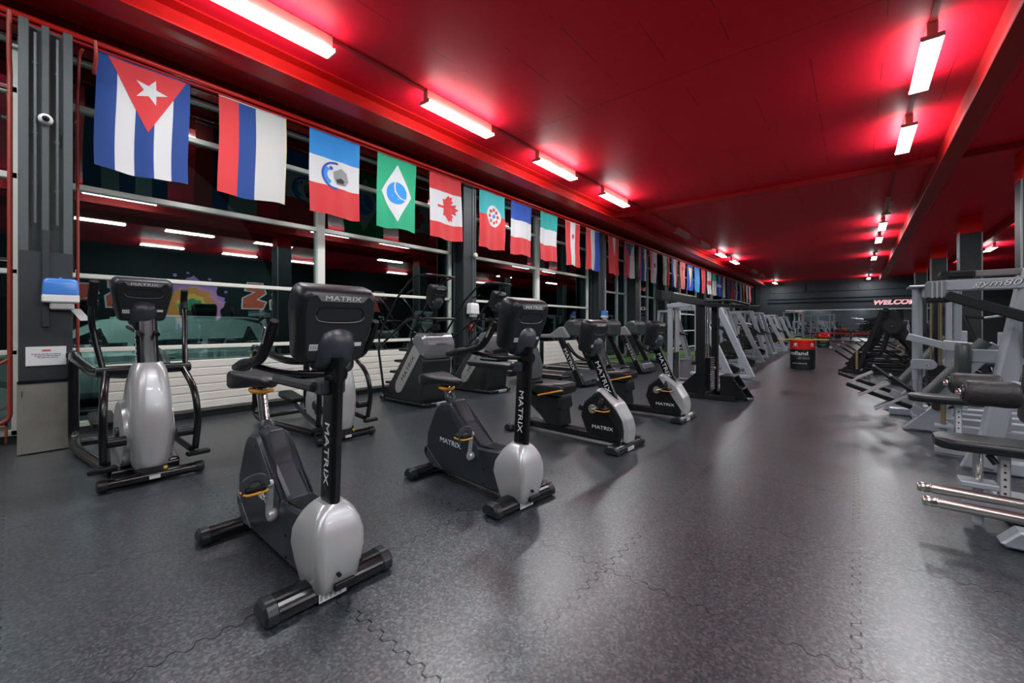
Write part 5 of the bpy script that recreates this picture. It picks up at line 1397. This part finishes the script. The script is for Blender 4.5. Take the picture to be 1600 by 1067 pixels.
wb(MB().box((1.5, 5.46, 1.735), (1.7, .07, .055), mat('brown_grey_bar', (.20, .18, .18), .35), ch=.008).box((.70, 5.46, 1.735), (.22, .12, .07), BLK, ch=.015).cyl((.62, 5.38, 1.735), (.62, 5.54, 1.735), .035, BLK, 14), 'upper_bar', r)
wb(MB().bar((.62, 5.33, 1.545), (1.06, 5.2, 1.34), .06, .085, CHAR, ch=.012).box((1.10, 5.2, 1.20), (.12, .10, .40), CHAR, ch=.015).bar((1.04, 5.2, 1.34), (2.0, 5.1, 1.15), .06, .085, CHAR, ch=.012), 'swing_arm', r)['label'] = 'black swing arm'
wb(MB().box((1.45, 5.45, .06), (1.25, .11, .11), SILV2, ch=.012).prism([(.72, .02), (.84, .34), (.92, .34), (.92, .02)], 5.42, 5.48, SILV2, ch=.006), 'base_frame', r)
wb(MB().box((1.06, 5.62, 1.00), (.50, .06, .12), SILV2, ch=.01), 'pad_arm', r)
ov = rr_ring(.042, .12, .03, 4)
pd = MB().loft([[Vector((.76 + x * s, 5.62 + y * s, z_)) for x, y in ov] for z_, s in ((.82, .8), (.84, 1), (1.09, 1), (1.115, .8))], mat('dark_green_grey_vinyl', (.055, .065, .065), .4)); wb(pd, 'chest_pad', r)
def seat_bench(root, x0, x1, y, z, hw):
    o = []
    for x, s in ((x0, .5), (x0 + .03, .85), (x0 + .09, 1), (x1 - .05, 1), (x1, .9)):
        o.append([Vector((x, y + yy * s, z + zz * (.6 + .4 * s))) for yy, zz in rr_ring(hw, .036, .03, 4)])
    wb(MB().loft(o, VINYL), 'seat', root)
seat_bench(r, .41, 1.02, 5.85, .555, .13)
wb(MB().cyl((.66, 5.85, .03), (.66, 5.85, .30), .028, SILV2, 12).cyl((.66, 5.85, .28), (.66, 5.85, .53), .02, br_, 12).box((.66, 5.85, .29), (.12, .12, .03), SILV2, ch=.006).box((.66, 5.85, .52), (.14, .14, .02), CHAR), 'seat_post', r)
def rule(root, x, y, z0, z1):
    b = MB().box((x, y, (z0 + z1) / 2), (.05, .05, z1 - z0), SILV2, ch=.004)
    k = wb(b, 'height_scale', root)
    h_ = MB()
    for i in range(7):
        zz = z0 + .05 + i * (z1 - z0 - .08) / 7
        h_.cyl((x, y - .0255, zz), (x, y - .028, zz), .007, INK, 8)
    h_.add([(x - .018, y - .0253, z0), (x + .018, y - .0253, z0), (x + .018, y - .0253, z1 - .04), (x - .018, y - .0253, z1 - .04)], [(0, 1, 2, 3)], LABELM)
    l = root.location; h_.v = [(a - l.x, b_ - l.y, c - l.z) for a, b_, c in h_.v]
    h_.build('scale_holes', k)
rule(r, .76, 5.85, .08, .53)
wb(MB().box((1.05, 5.85, .06), (.9, .08, .07), SILV2, ch=.008), 'seat_beam', r)

# near machine with rollers and steel tubes ------------------------------------
r = thing('roller_bench', 'silver bench machine at the right edge with thick foam rollers and two steel tubes', 'weight machine', (.8, 3.9, 0))
seat_bench(r, .40, 1.25, 3.95, .52, .15)
wb(MB().cyl((.60, 3.95, .02), (.60, 3.95, .28), .026, SILV2, 12).cyl((.60, 3.95, .26), (.60, 3.95, .49), .024, CHROME, 14).box((.60, 3.95, .27), (.17, .14, .035), SILV2, ch=.006).box((.61, 3.95, .485), (.16, .16, .02), CHAR, ch=.004).tube([(.63, 3.86, .48), (.66, 3.84, .43)], .018, BLK, 8), 'seat_post', r)
rule(r, .71, 3.95, .10, .485)
wb(MB().box((1.0, 3.95, .14), (.95, .10, .09), SILV2, ch=.01).box((1.3, 3.95, .06), (.10, 1.0, .08), SILV2, ch=.01), 'seat_beam', r)
def roller(x0, x1, y, z, rad):
    b = MB(); ps = [(x0, .75), (x0 + .004, .88), (x0 + .02, 1.0), (x0 + .06, 1.03), ((x0 + x1) / 2, .985), (x1 - .06, 1.03), (x1 - .02, 1.0), (x1 - .004, .88), (x1, .75)]
    b.tube([(x, y, z) for x, _ in ps], [rad * q for _, q in ps], FOAM, 22, caps=True)
    o = wb(b, 'foam_roller', r)
    k = MB().cyl((x0 - .035, y, z), (x0 + .01, y, z), .022, CHROME, 12, ch=.004).cyl((x0 - .008, y, z), (x0 + .002, y, z), .05, CHAR, 16).cyl((x1 - .01, y, z), (x1 + .12, y, z), .016, CHROME, 10)
    l = r.location; k.v = [(a - l.x, b_ - l.y, c - l.z) for a, b_, c in k.v]; k.build('axle', o)
roller(.535, .775, 3.95, .845, .080); roller(.555, .82, 4.62, .835, .080)
wb(MB().bar((.88, 3.95, .845), (.88, 4.62, .845), .05, .06, SILV2).bar((.90, 4.3, .10), (.95, 4.3, .86), .07, .09, SILV2, up=(0, 1, 0)).box((1.0, 4.3, .06), (.5, .5, .08), SILV2, ch=.01), 'roller_frame', r)
bp = MB(); ov = rr_ring(.045, .16, .04, 4)
bp.loft([[Vector((.86 + x * s + (z_ - .7) * .08, 4.35 + y * s - .25, z_)) for x, y in ov] for z_, s in ((.66, .8), (.69, 1), (1.0, 1), (1.03, .8))], VINYL); wb(bp, 'back_pad', r)
for i, y in enumerate((3.75, 3.47)):
    t = MB().tube([(.305, y, .240), (.31, y, .240), (.36, y, .240), (.362, y, .240), (.372, y, .240), (.374, y, .240), (1.5, y, .240)], [.024, .029, .029, .025, .025, .0295, .0295], STEEL, 20)
    wb(t, 'steel_tube', r)['label'] = 'long brushed steel tube'
wb(MB().box((1.35, 3.6, .14), (.09, .6, .26), SILV2, ch=.01), 'tube_bracket', r)
wb(MB().prism([(.64, .03), (.71, .115), (1.5, .115), (1.5, .012), (.66, .012)], 3.62, 3.74, SILV2, ch=.01), 'foot', r)

# grey machines glimpsed between the columns on the right ----------------------
o = copy_tree(m1); place(o, (3.7, 11.6, 0), math.radians(160), 'silver machine glimpsed right of the dark column at the right edge', 'silver machines right of the columns')
o = copy_tree(m3); place(o, (4.2, 16.5, 0), math.radians(185), 'silver press machine between the right hand columns', 'silver machines right of the columns')
